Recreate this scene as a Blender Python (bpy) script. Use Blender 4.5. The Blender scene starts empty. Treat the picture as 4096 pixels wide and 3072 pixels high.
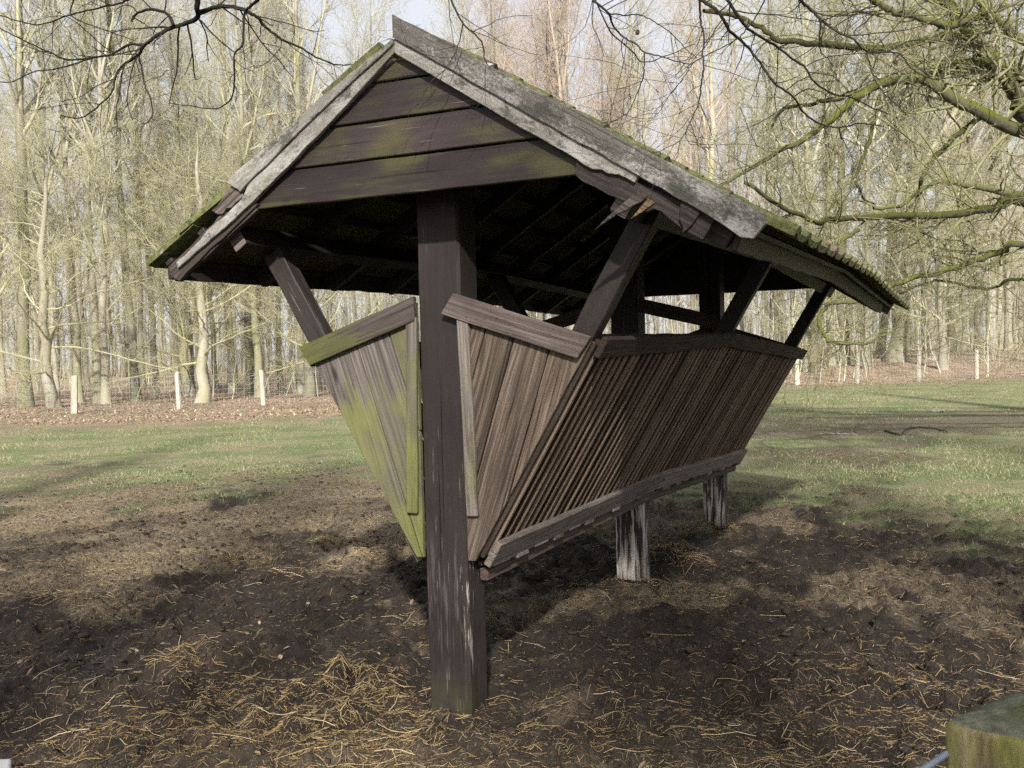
import bpy, bmesh, math, random
import numpy as np
from mathutils import Vector, Matrix

rng = np.random.default_rng(7)
random.seed(7)
scene = bpy.context.scene
COL = scene.collection

# ------------------------------------------------------------------ camera, world, sun, exposure
EYE = 1.6
PITCH, ROLL, FPX = math.radians(-1.72), math.radians(1.5), 4025.0 / 4096.0
_F = np.array([0, math.cos(PITCH), math.sin(PITCH)]); _R0 = np.array([1.0, 0, 0]); _U0 = np.cross(_R0, _F)
_R = math.cos(ROLL) * _R0 - math.sin(ROLL) * _U0
_U = math.sin(ROLL) * _R0 + math.cos(ROLL) * _U0
EYEP = np.array([0, 0, EYE])
cam_data = bpy.data.cameras.new('camera')
cam = bpy.data.objects.new('camera', cam_data); COL.objects.link(cam)
cam.matrix_world = Matrix(((_R[0], _U[0], -_F[0], 0), (_R[1], _U[1], -_F[1], 0), (_R[2], _U[2], -_F[2], EYE), (0, 0, 0, 1)))
cam_data.sensor_width = 36.0; cam_data.lens = 36.0 * FPX
cam_data.clip_start = 0.05; cam_data.clip_end = 2000
cam_data.dof.use_dof = True; cam_data.dof.focus_distance = 4.8; cam_data.dof.aperture_fstop = 9.0
scene.camera = cam

SUN_AZ, SUN_EL = math.radians(0), math.radians(30.5)      # azimuth the light travels towards (from +Y to +X)
world = bpy.data.worlds.new('World'); scene.world = world; world.use_nodes = True
wn = world.node_tree.nodes; wl = world.node_tree.links; wn.clear()
sky = wn.new('ShaderNodeTexSky'); sky.sky_type = 'NISHITA'; sky.sun_disc = False
sky.sun_elevation = SUN_EL; sky.sun_rotation = math.pi + SUN_AZ
sky.air_density = 1.0; sky.dust_density = 3.0; sky.ozone_density = 1.0
bg = wn.new('ShaderNodeBackground'); bg.inputs['Strength'].default_value = 0.072
wo = wn.new('ShaderNodeOutputWorld')
veil = wn.new('ShaderNodeMix'); veil.data_type = 'RGBA'      # thin even high cloud over the whole sky
veil.inputs[0].default_value = 0.72; veil.inputs[7].default_value = (7.2, 7.2, 7.5, 1)
wl.new(sky.outputs[0], veil.inputs[6]); wl.new(veil.outputs[2], bg.inputs[0]); wl.new(bg.outputs[0], wo.inputs[0])
sd = bpy.data.lights.new('sun', 'SUN'); sd.energy = 4.0; sd.angle = math.radians(1.8); sd.color = (1.0, 0.95, 0.88)
sun = bpy.data.objects.new('sun', sd); COL.objects.link(sun)
sun.rotation_euler = Vector((math.sin(SUN_AZ) * math.cos(SUN_EL), math.cos(SUN_AZ) * math.cos(SUN_EL), -math.sin(SUN_EL))).to_track_quat('-Z', 'Y').to_euler()
sun.location = (0, -20, 20)
scene.view_settings.view_transform = 'Standard'; scene.view_settings.look = 'None'
scene.view_settings.exposure = 1.0; scene.view_settings.gamma = 1.0
scene.cycles.max_bounces = 2; scene.cycles.diffuse_bounces = 1; scene.cycles.glossy_bounces = 1; scene.cycles.transmission_bounces = 0
scene.cycles.use_adaptive_sampling = True; scene.cycles.adaptive_threshold = 0.02; scene.cycles.use_denoising = False; scene.cycles.use_light_tree = False
scene.cycles.transparent_max_bounces = 4

# ------------------------------------------------------------------ helpers
def ray(px, py):
    return _F + (px - 2048) / 4025.0 * _R - (py - 1536) / 4025.0 * _U
def at_depth(px, py, d):
    return EYEP + ray(px, py) * d
def on_ground(px, py, z=0.0):
    r = ray(px, py); return EYEP + r * ((z - EYE) / r[2])

def tag(o, label=None, cat=None, group=None, kind=None):
    if label: o['label'] = label
    if cat: o['category'] = cat
    if group: o['group'] = group
    if kind: o['kind'] = kind
    return o
def empty(name, loc=(0, 0, 0), rz=0.0):
    o = bpy.data.objects.new(name, None); o.empty_display_size = 0.2
    o.location = loc; o.rotation_euler = (0, 0, rz); COL.objects.link(o); return o
def link(name, me, mat=None, parent=None, matrix=None):
    o = bpy.data.objects.new(name, me); COL.objects.link(o)
    if mat is not None and not me.materials: me.materials.append(mat)
    if parent is not None: o.parent = parent
    if matrix is not None: o.matrix_local = matrix
    return o
def np_mesh(name, verts, faces_list, smooth=False):
    """faces_list: list of int arrays (n,k)"""
    me = bpy.data.meshes.new(name)
    verts = np.asarray(verts, np.float32)
    me.vertices.add(len(verts)); me.vertices.foreach_set('co', verts.ravel())
    faces_list = [np.asarray(f, np.int32) for f in faces_list if len(f)]
    tot = np.concatenate([np.full(len(f), f.shape[1], np.int32) for f in faces_list])
    idx = np.concatenate([f.ravel() for f in faces_list])
    start = np.concatenate([[0], np.cumsum(tot)[:-1]]).astype(np.int32)
    me.loops.add(len(idx)); me.loops.foreach_set('vertex_index', idx)
    me.polygons.add(len(tot)); me.polygons.foreach_set('loop_start', start)
    if smooth: me.polygons.foreach_set('use_smooth', np.ones(len(tot), bool))
    me.update(calc_edges=True); me.validate()
    return me

def _hash(ix, iy, s):
    h = (ix.astype(np.int64) * 374761393 + iy.astype(np.int64) * 668265263 + s * 974634777) & 0xffffffff
    h = ((h ^ (h >> 13)) * 1274126177) & 0xffffffff
    return ((h ^ (h >> 16)) & 0xffff) / 65535.0
def vnoise(x, y, s=0):
    x = np.asarray(x, float); y = np.asarray(y, float)
    ix = np.floor(x); iy = np.floor(y); fx = x - ix; fy = y - iy
    fx = fx * fx * (3 - 2 * fx); fy = fy * fy * (3 - 2 * fy)
    a = _hash(ix, iy, s); b = _hash(ix + 1, iy, s); c = _hash(ix, iy + 1, s); d = _hash(ix + 1, iy + 1, s)
    return (a * (1 - fx) + b * fx) * (1 - fy) + (c * (1 - fx) + d * fx) * fy
def fbm(x, y, s=0, o=4):
    r = 0; a = 0.5
    for i in range(o):
        r = r + a * vnoise(x * 2 ** i + 17.3 * i, y * 2 ** i - 9.1 * i, s + i); a *= 0.5
    return r
def sstep(a, b, x):
    t = np.clip((x - a) / (b - a), 0, 1); return t * t * (3 - 2 * t)

# ------------------------------------------------------------------ materials
class M:
    def __init__(s, name, rough=0.85, spec=0.25):
        s.m = bpy.data.materials.new(name); s.m.use_nodes = True
        s.t = s.m.node_tree; s.n = s.t.nodes; s.b = s.n['Principled BSDF']
        s.b.inputs['Roughness'].default_value = rough; s.b.inputs['Specular IOR Level'].default_value = spec
        s.tc = None; s.oi = None
    def val(s, sock, v):
        if hasattr(v, 'is_output'): s.t.links.new(v, sock)
        elif isinstance(v, tuple) and len(v) == 3 and sock.type == 'RGBA': sock.default_value = (*v, 1)
        else: sock.default_value = v
    def coord(s, kind='Object', scale=(1, 1, 1), rnd=True):
        if s.tc is None: s.tc = s.n.new('ShaderNodeTexCoord')
        mp = s.n.new('ShaderNodeMapping'); mp.inputs['Scale'].default_value = scale
        s.t.links.new(s.tc.outputs[kind], mp.inputs['Vector'])
        if rnd:
            r = s.rnd(); c = s.n.new('ShaderNodeCombineXYZ')
            k = s.math('MULTIPLY', r, 37.0)
            for i in range(3): s.t.links.new(k, c.inputs[i])
            s.t.links.new(c.outputs[0], mp.inputs['Location'])
        return mp.outputs[0]
    def sep(s, kind='Object'):
        if s.tc is None: s.tc = s.n.new('ShaderNodeTexCoord')
        x = s.n.new('ShaderNodeSeparateXYZ'); s.t.links.new(s.tc.outputs[kind], x.inputs[0]); return x.outputs
    def rnd(s):
        if s.oi is None: s.oi = s.n.new('ShaderNodeObjectInfo')
        return s.oi.outputs['Random']
    def math(s, op, a, b=0.0, clamp=False):
        x = s.n.new('ShaderNodeMath'); x.operation = op; x.use_clamp = clamp
        s.val(x.inputs[0], a); s.val(x.inputs[1], b); return x.outputs[0]
    def noise(s, vec, scale=1.0, detail=4.0, rough=0.55, dist=0.0):
        x = s.n.new('ShaderNodeTexNoise'); s.t.links.new(vec, x.inputs['Vector'])
        x.inputs['Scale'].default_value = scale; x.inputs['Detail'].default_value = detail
        x.inputs['Roughness'].default_value = rough; x.inputs['Distortion'].default_value = dist
        return x.outputs['Fac']
    def voro(s, vec, scale=1.0, feat='F1'):
        x = s.n.new('ShaderNodeTexVoronoi'); x.feature = feat; s.t.links.new(vec, x.inputs['Vector'])
        x.inputs['Scale'].default_value = scale; return x.outputs['Distance']
    def ramp(s, fac, stops):
        x = s.n.new('ShaderNodeValToRGB'); s.val(x.inputs[0], fac)
        e = x.color_ramp.elements
        while len(e) < len(stops): e.new(0.5)
        for el, (p, c) in zip(e, stops):
            el.position = p; el.color = (*c, 1) if isinstance(c, tuple) else (c, c, c, 1)
        return x.outputs[0]
    def rng_(s, v, a, b, c=0.0, d=1.0):
        x = s.n.new('ShaderNodeMapRange'); x.interpolation_type = 'SMOOTHSTEP'; s.val(x.inputs[0], v)
        for i, k in enumerate((a, b, c, d)): x.inputs[i + 1].default_value = k
        return x.outputs[0]
    def mix(s, fac, a, b, mode='MIX'):
        x = s.n.new('ShaderNodeMix'); x.data_type = 'RGBA'; x.blend_type = mode
        s.val(x.inputs[0], fac); s.val(x.inputs[6], a); s.val(x.inputs[7], b); return x.outputs[2]
    def attr(s, name):
        x = s.n.new('ShaderNodeAttribute'); x.attribute_name = name; return x.outputs
    def bump(s, h, strength=0.5, dist=0.01):
        x = s.n.new('ShaderNodeBump'); x.inputs['Strength'].default_value = strength; x.inputs['Distance'].default_value = dist
        s.val(x.inputs['Height'], h); s.t.links.new(x.outputs[0], s.b.inputs['Normal'])
    def done(s, col):
        s.val(s.b.inputs['Base Color'], col); return s.m

def wood(name, c0, c1, c2, contrast=1.0, rough=0.85, grain=1.0, bump=0.5, algae=None, algae_cut=None, lichen=None, dirt=0.3, dots=0.0, peel=None, knots=True, fig=0.11, tv=(0.68, 1.28), face_shade=False):
    """bare or painted board; local X runs along the grain"""
    m = M(name, rough)
    warp = m.coord(scale=(1.1, 4.5, 4.5))
    big = m.noise(warp, 1.0, 3.0, 0.5, 0.8)
    sx = m.coord(scale=(0.9 * grain, 44 * grain, 44 * grain))
    # cathedral figure: distance field warped by low noise
    oy = m.sep()[1]
    bend = m.noise(m.coord(scale=(0.5, 5.5, 5.5)), 1.0, 3.0, 0.5, 0.5)
    ring = m.math('SINE', m.math('ADD', m.math('MULTIPLY', oy, 170.0 * grain), m.math('MULTIPLY', bend, 60.0)))
    ring = m.math('MULTIPLY', m.rng_(ring, -0.95, 0.2), m.rng_(big, 0.3, 0.65, 0.45, 1.0))
    fine = m.noise(sx, 1.6, 5.0, 0.65, 0.2)
    streak = m.noise(m.coord(scale=(2.2, 130, 130)), 1.0, 3.0, 0.6)
    g = m.math('ADD', m.math('MULTIPLY', ring, fig), m.math('ADD', m.math('MULTIPLY', fine, 0.62), m.math('MULTIPLY', streak, 0.28)))
    g = m.math('ADD', m.math('MULTIPLY', m.math('SUBTRACT', g, 0.45 + fig * 0.5), contrast * 1.35), 0.5)
    col = m.ramp(g, [(0.12, c0), (0.5, c1), (0.88, c2)])
    col = m.mix(m.rng_(big, 0.35, 0.75, 0.0, 0.55), col, m.mix(0.5, col, c0), 'MIX')
    tone = m.rng_(m.rnd(), 0.0, 1.0, tv[0], tv[1])
    cc = m.n.new('ShaderNodeCombineXYZ')
    for i in range(3): m.t.links.new(tone, cc.inputs[i])
    col = m.mix(1.0, col, cc.outputs[0], 'MULTIPLY')
    hgt = fine
    if knots:
        kd = m.voro(m.coord(scale=(2.0, 6.0, 6.0)), 1.0)
        col = m.mix(m.rng_(kd, 0.03, 0.12, 0.75, 0.0), col, tuple(x * 0.35 for x in c0))
        # dark drying cracks along the grain
        ck = m.noise(m.coord(scale=(1.6, 62, 62)), 1.0, 2.0, 0.5, 0.4)
        ckm = m.rng_(ck, 0.65, 0.69)
        col = m.mix(m.math('MULTIPLY', ckm, 0.5), col, tuple(x * 0.3 for x in c0))
    else:
        sc = m.noise(m.coord(scale=(4.5, 150, 150)), 1.0, 2.0, 0.5)
        sb = m.noise(m.coord(scale=(1.4, 3.5, 3.5)), 1.0, 4.0, 0.6)
        col = m.mix(m.math('MULTIPLY', m.math('MULTIPLY', m.rng_(sc, 0.66, 0.70), m.rng_(sb, 0.48, 0.6)), 0.55), col, (0.20, 0.18, 0.165))
        col = m.mix(m.rng_(sb, 0.42, 0.66, 0.0, 0.5), col, m.mix(1.0, col, (1.55, 1.55, 1.55), 'MULTIPLY'))
        col = m.mix(m.math('MULTIPLY', m.rng_(m.noise(m.coord(scale=(1.0, 75, 75)), 1.0, 1.5, 0.5), 0.69, 0.71), 0.85), col, (0.006, 0.005, 0.005))
    if dots:
        vd = m.voro(m.coord(scale=(22, 60, 60)), 1.0)
        col = m.mix(m.rng_(vd, 0.05, 0.2, dots, 0.0), col, tuple(x * 0.3 for x in c0))
    o = m.sep()
    if face_shade: col = m.mix(m.rng_(o[2], 0.020, 0.031), m.mix(1.0, col, (0.30, 0.29, 0.285), 'MULTIPLY'), m.mix(1.0, col, (1.45, 1.45, 1.45), 'MULTIPLY'))  # slat shading painted in: lit outer face, shaded sides, split by local z
    if peel:      # paint worn off to bare wood, streaks along the grain, between local x = peel[0]..peel[1]
        pn = m.noise(m.coord(scale=(2.6, 46, 46)), 1.0, 6.0, 0.7, 0.3)
        pb = m.noise(m.coord(scale=(1.6, 7, 7)), 1.0, 3.0, 0.5)
        win = m.math('MULTIPLY', m.rng_(o[0], peel[0] - 0.1, peel[0] + 0.08), m.rng_(o[0], peel[1] - 0.12, peel[1] + 0.06, 1.0, 0.0))
        pm = m.math('MULTIPLY', m.rng_(m.math('ADD', m.math('MULTIPLY', pn, 0.62), m.math('MULTIPLY', pb, 0.42)), peel[2], peel[2] + 0.05), win)
        if len(peel) > 3: pm = m.math('MULTIPLY', pm, m.rng_(m.math('ADD', o[1], m.math('MULTIPLY', pb, 0.03)), peel[3], peel[3] + 0.05, 0.12, 1.0))
        bare = m.ramp(m.noise(m.coord(scale=(3, 30, 30)), 1.0, 4.0), [(0.3, (0.16, 0.11, 0.07)), (0.55, (0.36, 0.33, 0.30)), (0.75, (0.55, 0.53, 0.50))])
        col = m.mix(pm, col, bare)
        # algae at the foot
        fa = m.math('MULTIPLY', m.rng_(o[0], 0.02, 0.3, 1.0, 0.0), m.rng_(m.noise(m.coord(scale=(5, 12, 12)), 1.0, 4.0), 0.42, 0.62))
        col = m.mix(m.math('MULTIPLY', fa, 0.4), col, (0.065, 0.072, 0.025))
    if lichen:
        lc = m.coord(scale=(2.6, 7.0, 7.0))
        l1 = m.noise(lc, 1.0, 7.0, 0.68, 0.3)
        lf = m.noise(m.coord(scale=(70, 90, 90)), 1.0, 3.0, 0.7)
        lm = m.rng_(m.math('ADD', m.math('MULTIPLY', l1, 0.7), m.math('MULTIPLY', lf, 0.35)), lichen[0], lichen[0] + 0.16)
        col = m.mix(m.math('MULTIPLY', lm, lichen[2]), col, lichen[1])
        ld = m.noise(m.coord(scale=(6, 9, 9)), 1.0, 6.0, 0.7)
        col = m.mix(m.math('MULTIPLY', m.rng_(ld, 0.52, 0.60), 0.8), col, (0.055, 0.056, 0.045))
        lg = m.noise(m.coord(scale=(2.4, 3, 3)), 1.0, 5.0, 0.6)
        col = m.mix(m.math('MULTIPLY', m.rng_(lg, 0.52, 0.68), 0.55), col, (0.12, 0.125, 0.062))
        hgt = m.math('ADD', hgt, m.math('MULTIPLY', lf, 0.8))
    if algae:
        an = m.noise(m.coord(scale=(2.2, 24, 24)), 1.0, 5.0, 0.6)
        ab = m.noise(m.coord(scale=(2.5, 4.0, 4.0)), 1.0, 3.0, 0.5)
        f = m.math('ADD', m.math('MULTIPLY', an, 0.3), m.math('MULTIPLY', ab, 0.7))
        if algae_cut is not None:     # stained up to local x = cut, with a ragged edge
            an2 = m.noise(m.coord(scale=(1.8, 55, 55)), 1.0, 3.0, 0.6)
            edge = m.math('SUBTRACT', algae_cut, m.math('ADD', o[0], m.math('ADD', m.math('MULTIPLY', m.math('SUBTRACT', an2, 0.5), 0.5), m.math('MULTIPLY', m.math('SUBTRACT', an, 0.5), 0.6))))
            am = m.math('MULTIPLY', m.rng_(edge, -0.015, 0.02), m.math('ADD', 0.7, m.math('MULTIPLY', m.rng_(f, 0.38, 0.52), 0.3)))
        else:
            am = m.rng_(f, algae[2], algae[2] + 0.14)
        ac = m.mix(m.rng_(ab, 0.35, 0.65), algae[0], algae[1])
        col = m.mix(m.math('MULTIPLY', am, algae[3]), col, m.mix(0.82, m.mix(1.0, col, (1.0, 1.0, 1.0), 'MULTIPLY'), ac))
    if dirt:
        dn = m.noise(m.coord('Object', (3, 9, 9)), 1.0, 6.0, 0.65)
        col = m.mix(m.math('MULTIPLY', m.rng_(dn, 0.48, 0.72), dirt), col, tuple(x * 0.45 for x in c0))
    m.bump(hgt, bump, 0.004)
    return m.done(col)

def simple(name, c0, c1, scale=8.0, rough=0.9, bump=0.4, bdist=0.01, spec=0.2, kind='Object', rnd=True, stretch=(1, 1, 1)):
    m = M(name, rough, spec)
    n = m.noise(m.coord(kind, stretch, rnd), scale, 6.0, 0.65)
    m.bump(n, bump, bdist)
    return m.done(m.ramp(n, [(0.3, c0), (0.7, c1)]))

PAINT = wood('brown_paint', (0.012, 0.0098, 0.0092), (0.027, 0.0215, 0.0202), (0.046, 0.038, 0.0355), contrast=0.6, rough=0.5, bump=0.22, dirt=0.35, knots=False)
POSTM = wood('post_paint', (0.0125, 0.010, 0.0096), (0.0245, 0.0192, 0.0184), (0.037, 0.030, 0.0285), contrast=0.5, rough=0.5, bump=0.2, dirt=0.4, knots=False, peel=(0.30, 0.86, 0.585, 0.06))
POSTW = wood('post_worn_paint', (0.0125, 0.010, 0.0096), (0.0245, 0.0192, 0.0184), (0.037, 0.030, 0.0285), contrast=0.5, rough=0.6, bump=0.3, dirt=0.4, knots=False, peel=(0.1, 1.2, 0.505))
GABLE = wood('gable_paint', (0.0155, 0.0115, 0.0115), (0.031, 0.023, 0.0225), (0.050, 0.039, 0.0365), contrast=0.6, rough=0.55, bump=0.3, dirt=0.3, knots=False, algae=((0.042, 0.045, 0.014), (0.085, 0.082, 0.022), 0.48, 0.55))
BARGE = wood('lichened_bargeboard', (0.07, 0.06, 0.052), (0.18, 0.168, 0.15), (0.28, 0.268, 0.245), contrast=0.8, bump=1.0, lichen=(0.47, (0.38, 0.375, 0.35), 0.85), dirt=0.55, fig=0.08)
ROT = wood('rotten_wood', (0.022, 0.015, 0.012), (0.085, 0.069, 0.059), (0.26, 0.23, 0.21), contrast=1.3, bump=1.0, dirt=0.5)
ROTY = wood('fresh_split_wood', (0.06, 0.036, 0.018), (0.17, 0.115, 0.065), (0.30, 0.23, 0.15), contrast=1.3, bump=1.0, dirt=0.2)
RAFTER = wood('faded_rafter', (0.022, 0.015, 0.014), (0.055, 0.045, 0.041), (0.14, 0.118, 0.107), contrast=1.1, bump=0.6, dirt=0.5)
ENDGRAIN = wood('pale_beam_end', (0.09, 0.065, 0.052), (0.21, 0.17, 0.15), (0.33, 0.29, 0.265), contrast=1.1, bump=0.6, dirt=0.4)
PLANK = wood('weathered_plank', (0.016, 0.0115, 0.0088), (0.080, 0.060, 0.046), (0.195, 0.156, 0.124), contrast=1.6, bump=0.9, dirt=0.35)
PLANKW = wood('pale_weathered_plank', (0.026, 0.018, 0.013), (0.120, 0.091, 0.067), (0.25, 0.202, 0.152), contrast=1.65, bump=0.9, dirt=0.25, algae=((0.10, 0.105, 0.03), (0.15, 0.15, 0.04), 0.62, 0.5))
ALG = ((0.095, 0.092, 0.050), (0.165, 0.176, 0.040), 0.4, 0.82)
PLANKG = wood('algae_plank', (0.036, 0.029, 0.026), (0.13, 0.112, 0.10), (0.25, 0.225, 0.205), contrast=1.4, bump=0.7, dirt=0.2, algae=ALG, algae_cut=0.79)
CAPM = wood('weathered_cap', (0.028, 0.021, 0.019), (0.085, 0.068, 0.061), (0.17, 0.145, 0.13), contrast=1.3, bump=0.9, dirt=0.35, dots=0.7)
CAPG = wood('algae_cap', (0.028, 0.021, 0.019), (0.085, 0.068, 0.061), (0.17, 0.145, 0.13), contrast=1.3, bump=0.9, dirt=0.3, dots=0.7, algae=((0.09, 0.10, 0.03), (0.155, 0.172, 0.03), 0.4, 0.85), algae_cut=0.34)
BATTEN = wood('grey_batten', (0.052, 0.042, 0.036), (0.14, 0.122, 0.105), (0.25, 0.228, 0.195), contrast=1.2, bump=0.7, dirt=0.3, algae=((0.13, 0.135, 0.05), (0.2, 0.21, 0.05), 0.55, 0.5))
BATTENG = wood('green_batten', (0.052, 0.042, 0.036), (0.14, 0.122, 0.105), (0.25, 0.228, 0.195), contrast=1.2, bump=0.7, dirt=0.3, algae=ALG, algae_cut=0.75)
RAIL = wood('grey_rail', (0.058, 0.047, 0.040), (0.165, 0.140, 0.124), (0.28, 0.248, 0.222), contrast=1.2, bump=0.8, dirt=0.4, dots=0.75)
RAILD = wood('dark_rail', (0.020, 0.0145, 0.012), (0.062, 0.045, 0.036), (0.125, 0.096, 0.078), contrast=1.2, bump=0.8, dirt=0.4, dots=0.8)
SLAT = wood('slat_wood', (0.042, 0.030, 0.022), (0.112, 0.082, 0.061), (0.205, 0.16, 0.122), contrast=0.45, bump=0.3, dirt=0.3, tv=(0.72, 1.35), fig=0.02, face_shade=True, knots=False)

def tile_mat():
    m = M('mossy_tile', 0.9, 0.2)
    v = m.coord(scale=(1, 1, 1))
    n = m.noise(v, 9.0, 6.0, 0.65); n2 = m.noise(v, 40.0, 4.0, 0.6)
    base = m.ramp(n2, [(0.3, (0.085, 0.058, 0.045)), (0.6, (0.19, 0.13, 0.10)), (0.8, (0.28, 0.20, 0.17))])
    moss = m.ramp(n2, [(0.3, (0.05, 0.06, 0.02)), (0.7, (0.19, 0.20, 0.085))])
    k = m.math('ADD', m.math('MULTIPLY', n, 0.8), m.math('MULTIPLY', m.rnd(), 0.22))
    col = m.mix(m.rng_(k, 0.36, 0.52), base, moss)
    lv = m.noise(v, 5.0, 3.0); col = m.mix(m.math('MULTIPLY', m.rng_(lv, 0.68, 0.73), 0.8), col, (0.5, 0.5, 0.5))
    m.bump(m.math('ADD', n, m.math('MULTIPLY', n2, 0.5)), 0.9, 0.012)
    return m.done(col)
TILE = tile_mat()

def bark(name, c0, c1, moss, amount, scale=6.0, up=0.0, sp=False):
    m = M(name, 0.92, 0.0 if sp else 0.12)
    if sp:
        n = m.noise(m.coord('Object', (1, 1, 1), True), scale * 0.3, 1.0)
        col = m.mix(m.math('MULTIPLY', m.rng_(n, 0.35, 0.65), amount), m.mix(m.rnd(), c0, c1), moss)
        return m.done(col)
    v = m.coord('Object', (1, 1, 0.3), True)
    n = m.noise(v, scale, 6.0, 0.65); n2 = m.noise(m.coord('Object', (1, 1, 0.5), True), scale * 0.25, 4.0)
    col = m.ramp(n, [(0.3, c0), (0.72, c1)])
    mk = n2
    if up:
        g = m.n.new('ShaderNodeNewGeometry'); x = m.n.new('ShaderNodeSeparateXYZ'); m.t.links.new(g.outputs['Normal'], x.inputs[0])
        mk = m.math('ADD', n2, m.math('MULTIPLY', x.outputs[2], up))
    col = m.mix(m.math('MULTIPLY', m.rng_(mk, 0.38, 0.62), amount), col, m.mix(n, moss, tuple(c * 0.45 for c in moss)))
    r2 = m.math('FRACT', m.math('MULTIPLY', m.rnd(), 7.31))
    if not up: col = m.mix(m.rng_(r2, 0.35, 1.0, 0.0, 0.6), col, m.mix(n, (0.18, 0.16, 0.135), (0.38, 0.35, 0.31)))
    tone = m.rng_(m.rnd(), 0, 1, 0.6, 1.2); cc = m.n.new('ShaderNodeCombineXYZ')
    for i in range(3): m.t.links.new(tone, cc.inputs[i])
    col = m.mix(1.0, col, cc.outputs[0], 'MULTIPLY')
    if not sp: m.bump(n, 0.7, 0.02)
    return m.done(col)
BARK = bark('beech_bark', (0.20, 0.19, 0.15), (0.42, 0.40, 0.325), (0.32, 0.315, 0.15), 0.7)
BARKTW = bark('twig_bark', (0.35, 0.325, 0.27), (0.46, 0.435, 0.37), (0.41, 0.40, 0.225), 0.8, sp=True)
BARKPINK = bark('reddish_twig_bark', (0.36, 0.28, 0.23), (0.50, 0.41, 0.34), (0.44, 0.39, 0.25), 0.4, sp=True)
BARKMOSS = bark('mossy_limb_bark', (0.045, 0.042, 0.030), (0.14, 0.13, 0.085), (0.125, 0.145, 0.022), 0.85, 9.0, 0.34)
BARKMTW = bark('lichened_twig_bark', (0.30, 0.28, 0.20), (0.43, 0.41, 0.31), (0.38, 0.375, 0.165), 0.75, 9.0, 0.1, sp=True)
BARKMT2 = bark('mossy_twig_bark', (0.15, 0.14, 0.085), (0.27, 0.255, 0.165), (0.20, 0.21, 0.06), 0.5, 9.0, 0.1, sp=True)
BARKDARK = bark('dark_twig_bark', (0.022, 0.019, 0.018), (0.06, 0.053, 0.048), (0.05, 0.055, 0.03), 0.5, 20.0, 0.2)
FARBARK = bark('far_bark', (0.22, 0.20, 0.165), (0.34, 0.315, 0.265), (0.27, 0.27, 0.17), 0.4, 2.0, sp=True)
FPOST = wood('fence_post_wood', (0.26, 0.24, 0.19), (0.42, 0.40, 0.33), (0.56, 0.54, 0.47), contrast=0.9, bump=0.5, dirt=0.2)
WIRE = simple('galvanised_wire', (0.45, 0.46, 0.48), (0.6, 0.61, 0.63), 30, 0.5, 0.1, spec=0.5)

# ------------------------------------------------------------------ ground
def axis(segs):
    out = []
    for a, b, s0, s1 in segs:
        x = a; 
        while x < b - 1e-6:
            out.append(x); t = (x - a) / (b - a); x += s0 * (s1 / s0) ** t
    out.append(segs[-1][1]); return np.array(out)
XS = axis([(-260, -40, 30, 6), (-40, -8, 3, 0.35), (-8, -3.0, 0.25, 0.03), (-3.0, 4.6, 0.024, 0.024), (4.6, 10, 0.03, 0.3), (10, 40, 0.35, 3), (40, 260, 6, 30)])
YS = axis([(-200, -20, 30, 4), (-20, 2.4, 3, 0.12), (2.4, 6.0, 0.022, 0.022), (6.0, 11.0, 0.024, 0.07), (11, 24, 0.07, 0.3), (24, 60, 0.3, 1.2), (60, 420, 2, 40)])
GX, GY = np.meshgrid(XS, YS)

def zone(x, y):
    """grass, dry straw litter, fallen-leaf litter, wet mud (0..1 each)"""
    n1 = fbm(x * 0.45, y * 0.30, 11, 4); n2 = fbm(x * 1.6, y * 1.1, 21, 4); n3 = fbm(x * 0.16, y * 0.10, 31, 3)
    yb = 13.6 - 5.0 * sstep(-0.5, 3.5, x) + (n1 - 0.47) * 9.0 + (n2 - 0.47) * 5.5
    grass = sstep(-2.2, 3.2, y - yb + (fbm(x * 4.0, y * 3.0, 61, 3) - 0.45) * 7.0)
    bare = sstep(12.5, 14.5, y) * sstep(25, 21, y) * sstep(2.0, 5.0, x) * sstep(0.33, 0.46, n1 * 0.6 + n2 * 0.4)
    grass = grass * (1 - 0.85 * bare)
    yl = 29.5 + 0.30 * x + (n1 - 0.5) * 6 + 7.0 * sstep(1, 10, x)
    leaf = sstep(-3.5, 4.0, y - yl + (fbm(x * 2.2, y * 1.2, 71, 3) - 0.45) * 8.0) * (0.93 - 0.5 * sstep(0.45, 0.62, n3) * sstep(4, 14, x) - 0.35 * sstep(0.46, 0.6, fbm(x * 0.5, y * 0.35, 73, 3)))
    grass = grass * (1 - leaf * 0.92)
    grass = np.maximum(grass, 0.8 * sstep(0.5, 0.6, fbm(x * 0.2, y * 0.12, 41, 3)) * sstep(34, 38, y) * sstep(4, 12, x))
    dry = sstep(7.2, 9.2, y + (n2 - 0.5) * 5) * sstep(18.5, 15.0, y + (n1 - .5) * 6) * sstep(2.0, -1.0, x) * sstep(0.27, 0.41, n2 * 0.7 + n1 * 0.3)
    dry = np.maximum(dry, 0.55 * sstep(4.3, 3.2, y + (n2 - 0.5) * 1.2) * sstep(1.6, 0.2, x + (n2 - .5)) * sstep(-3.2, -0.8, x + (n2 - .5)))
    dry = np.maximum(dry, 0.5 * sstep(0.53, 0.62, n2) * sstep(16, 10, y))
    dry = np.maximum(dry, 0.55 * bare)
    return grass, dry * (1 - 0.7 * grass), leaf

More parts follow.
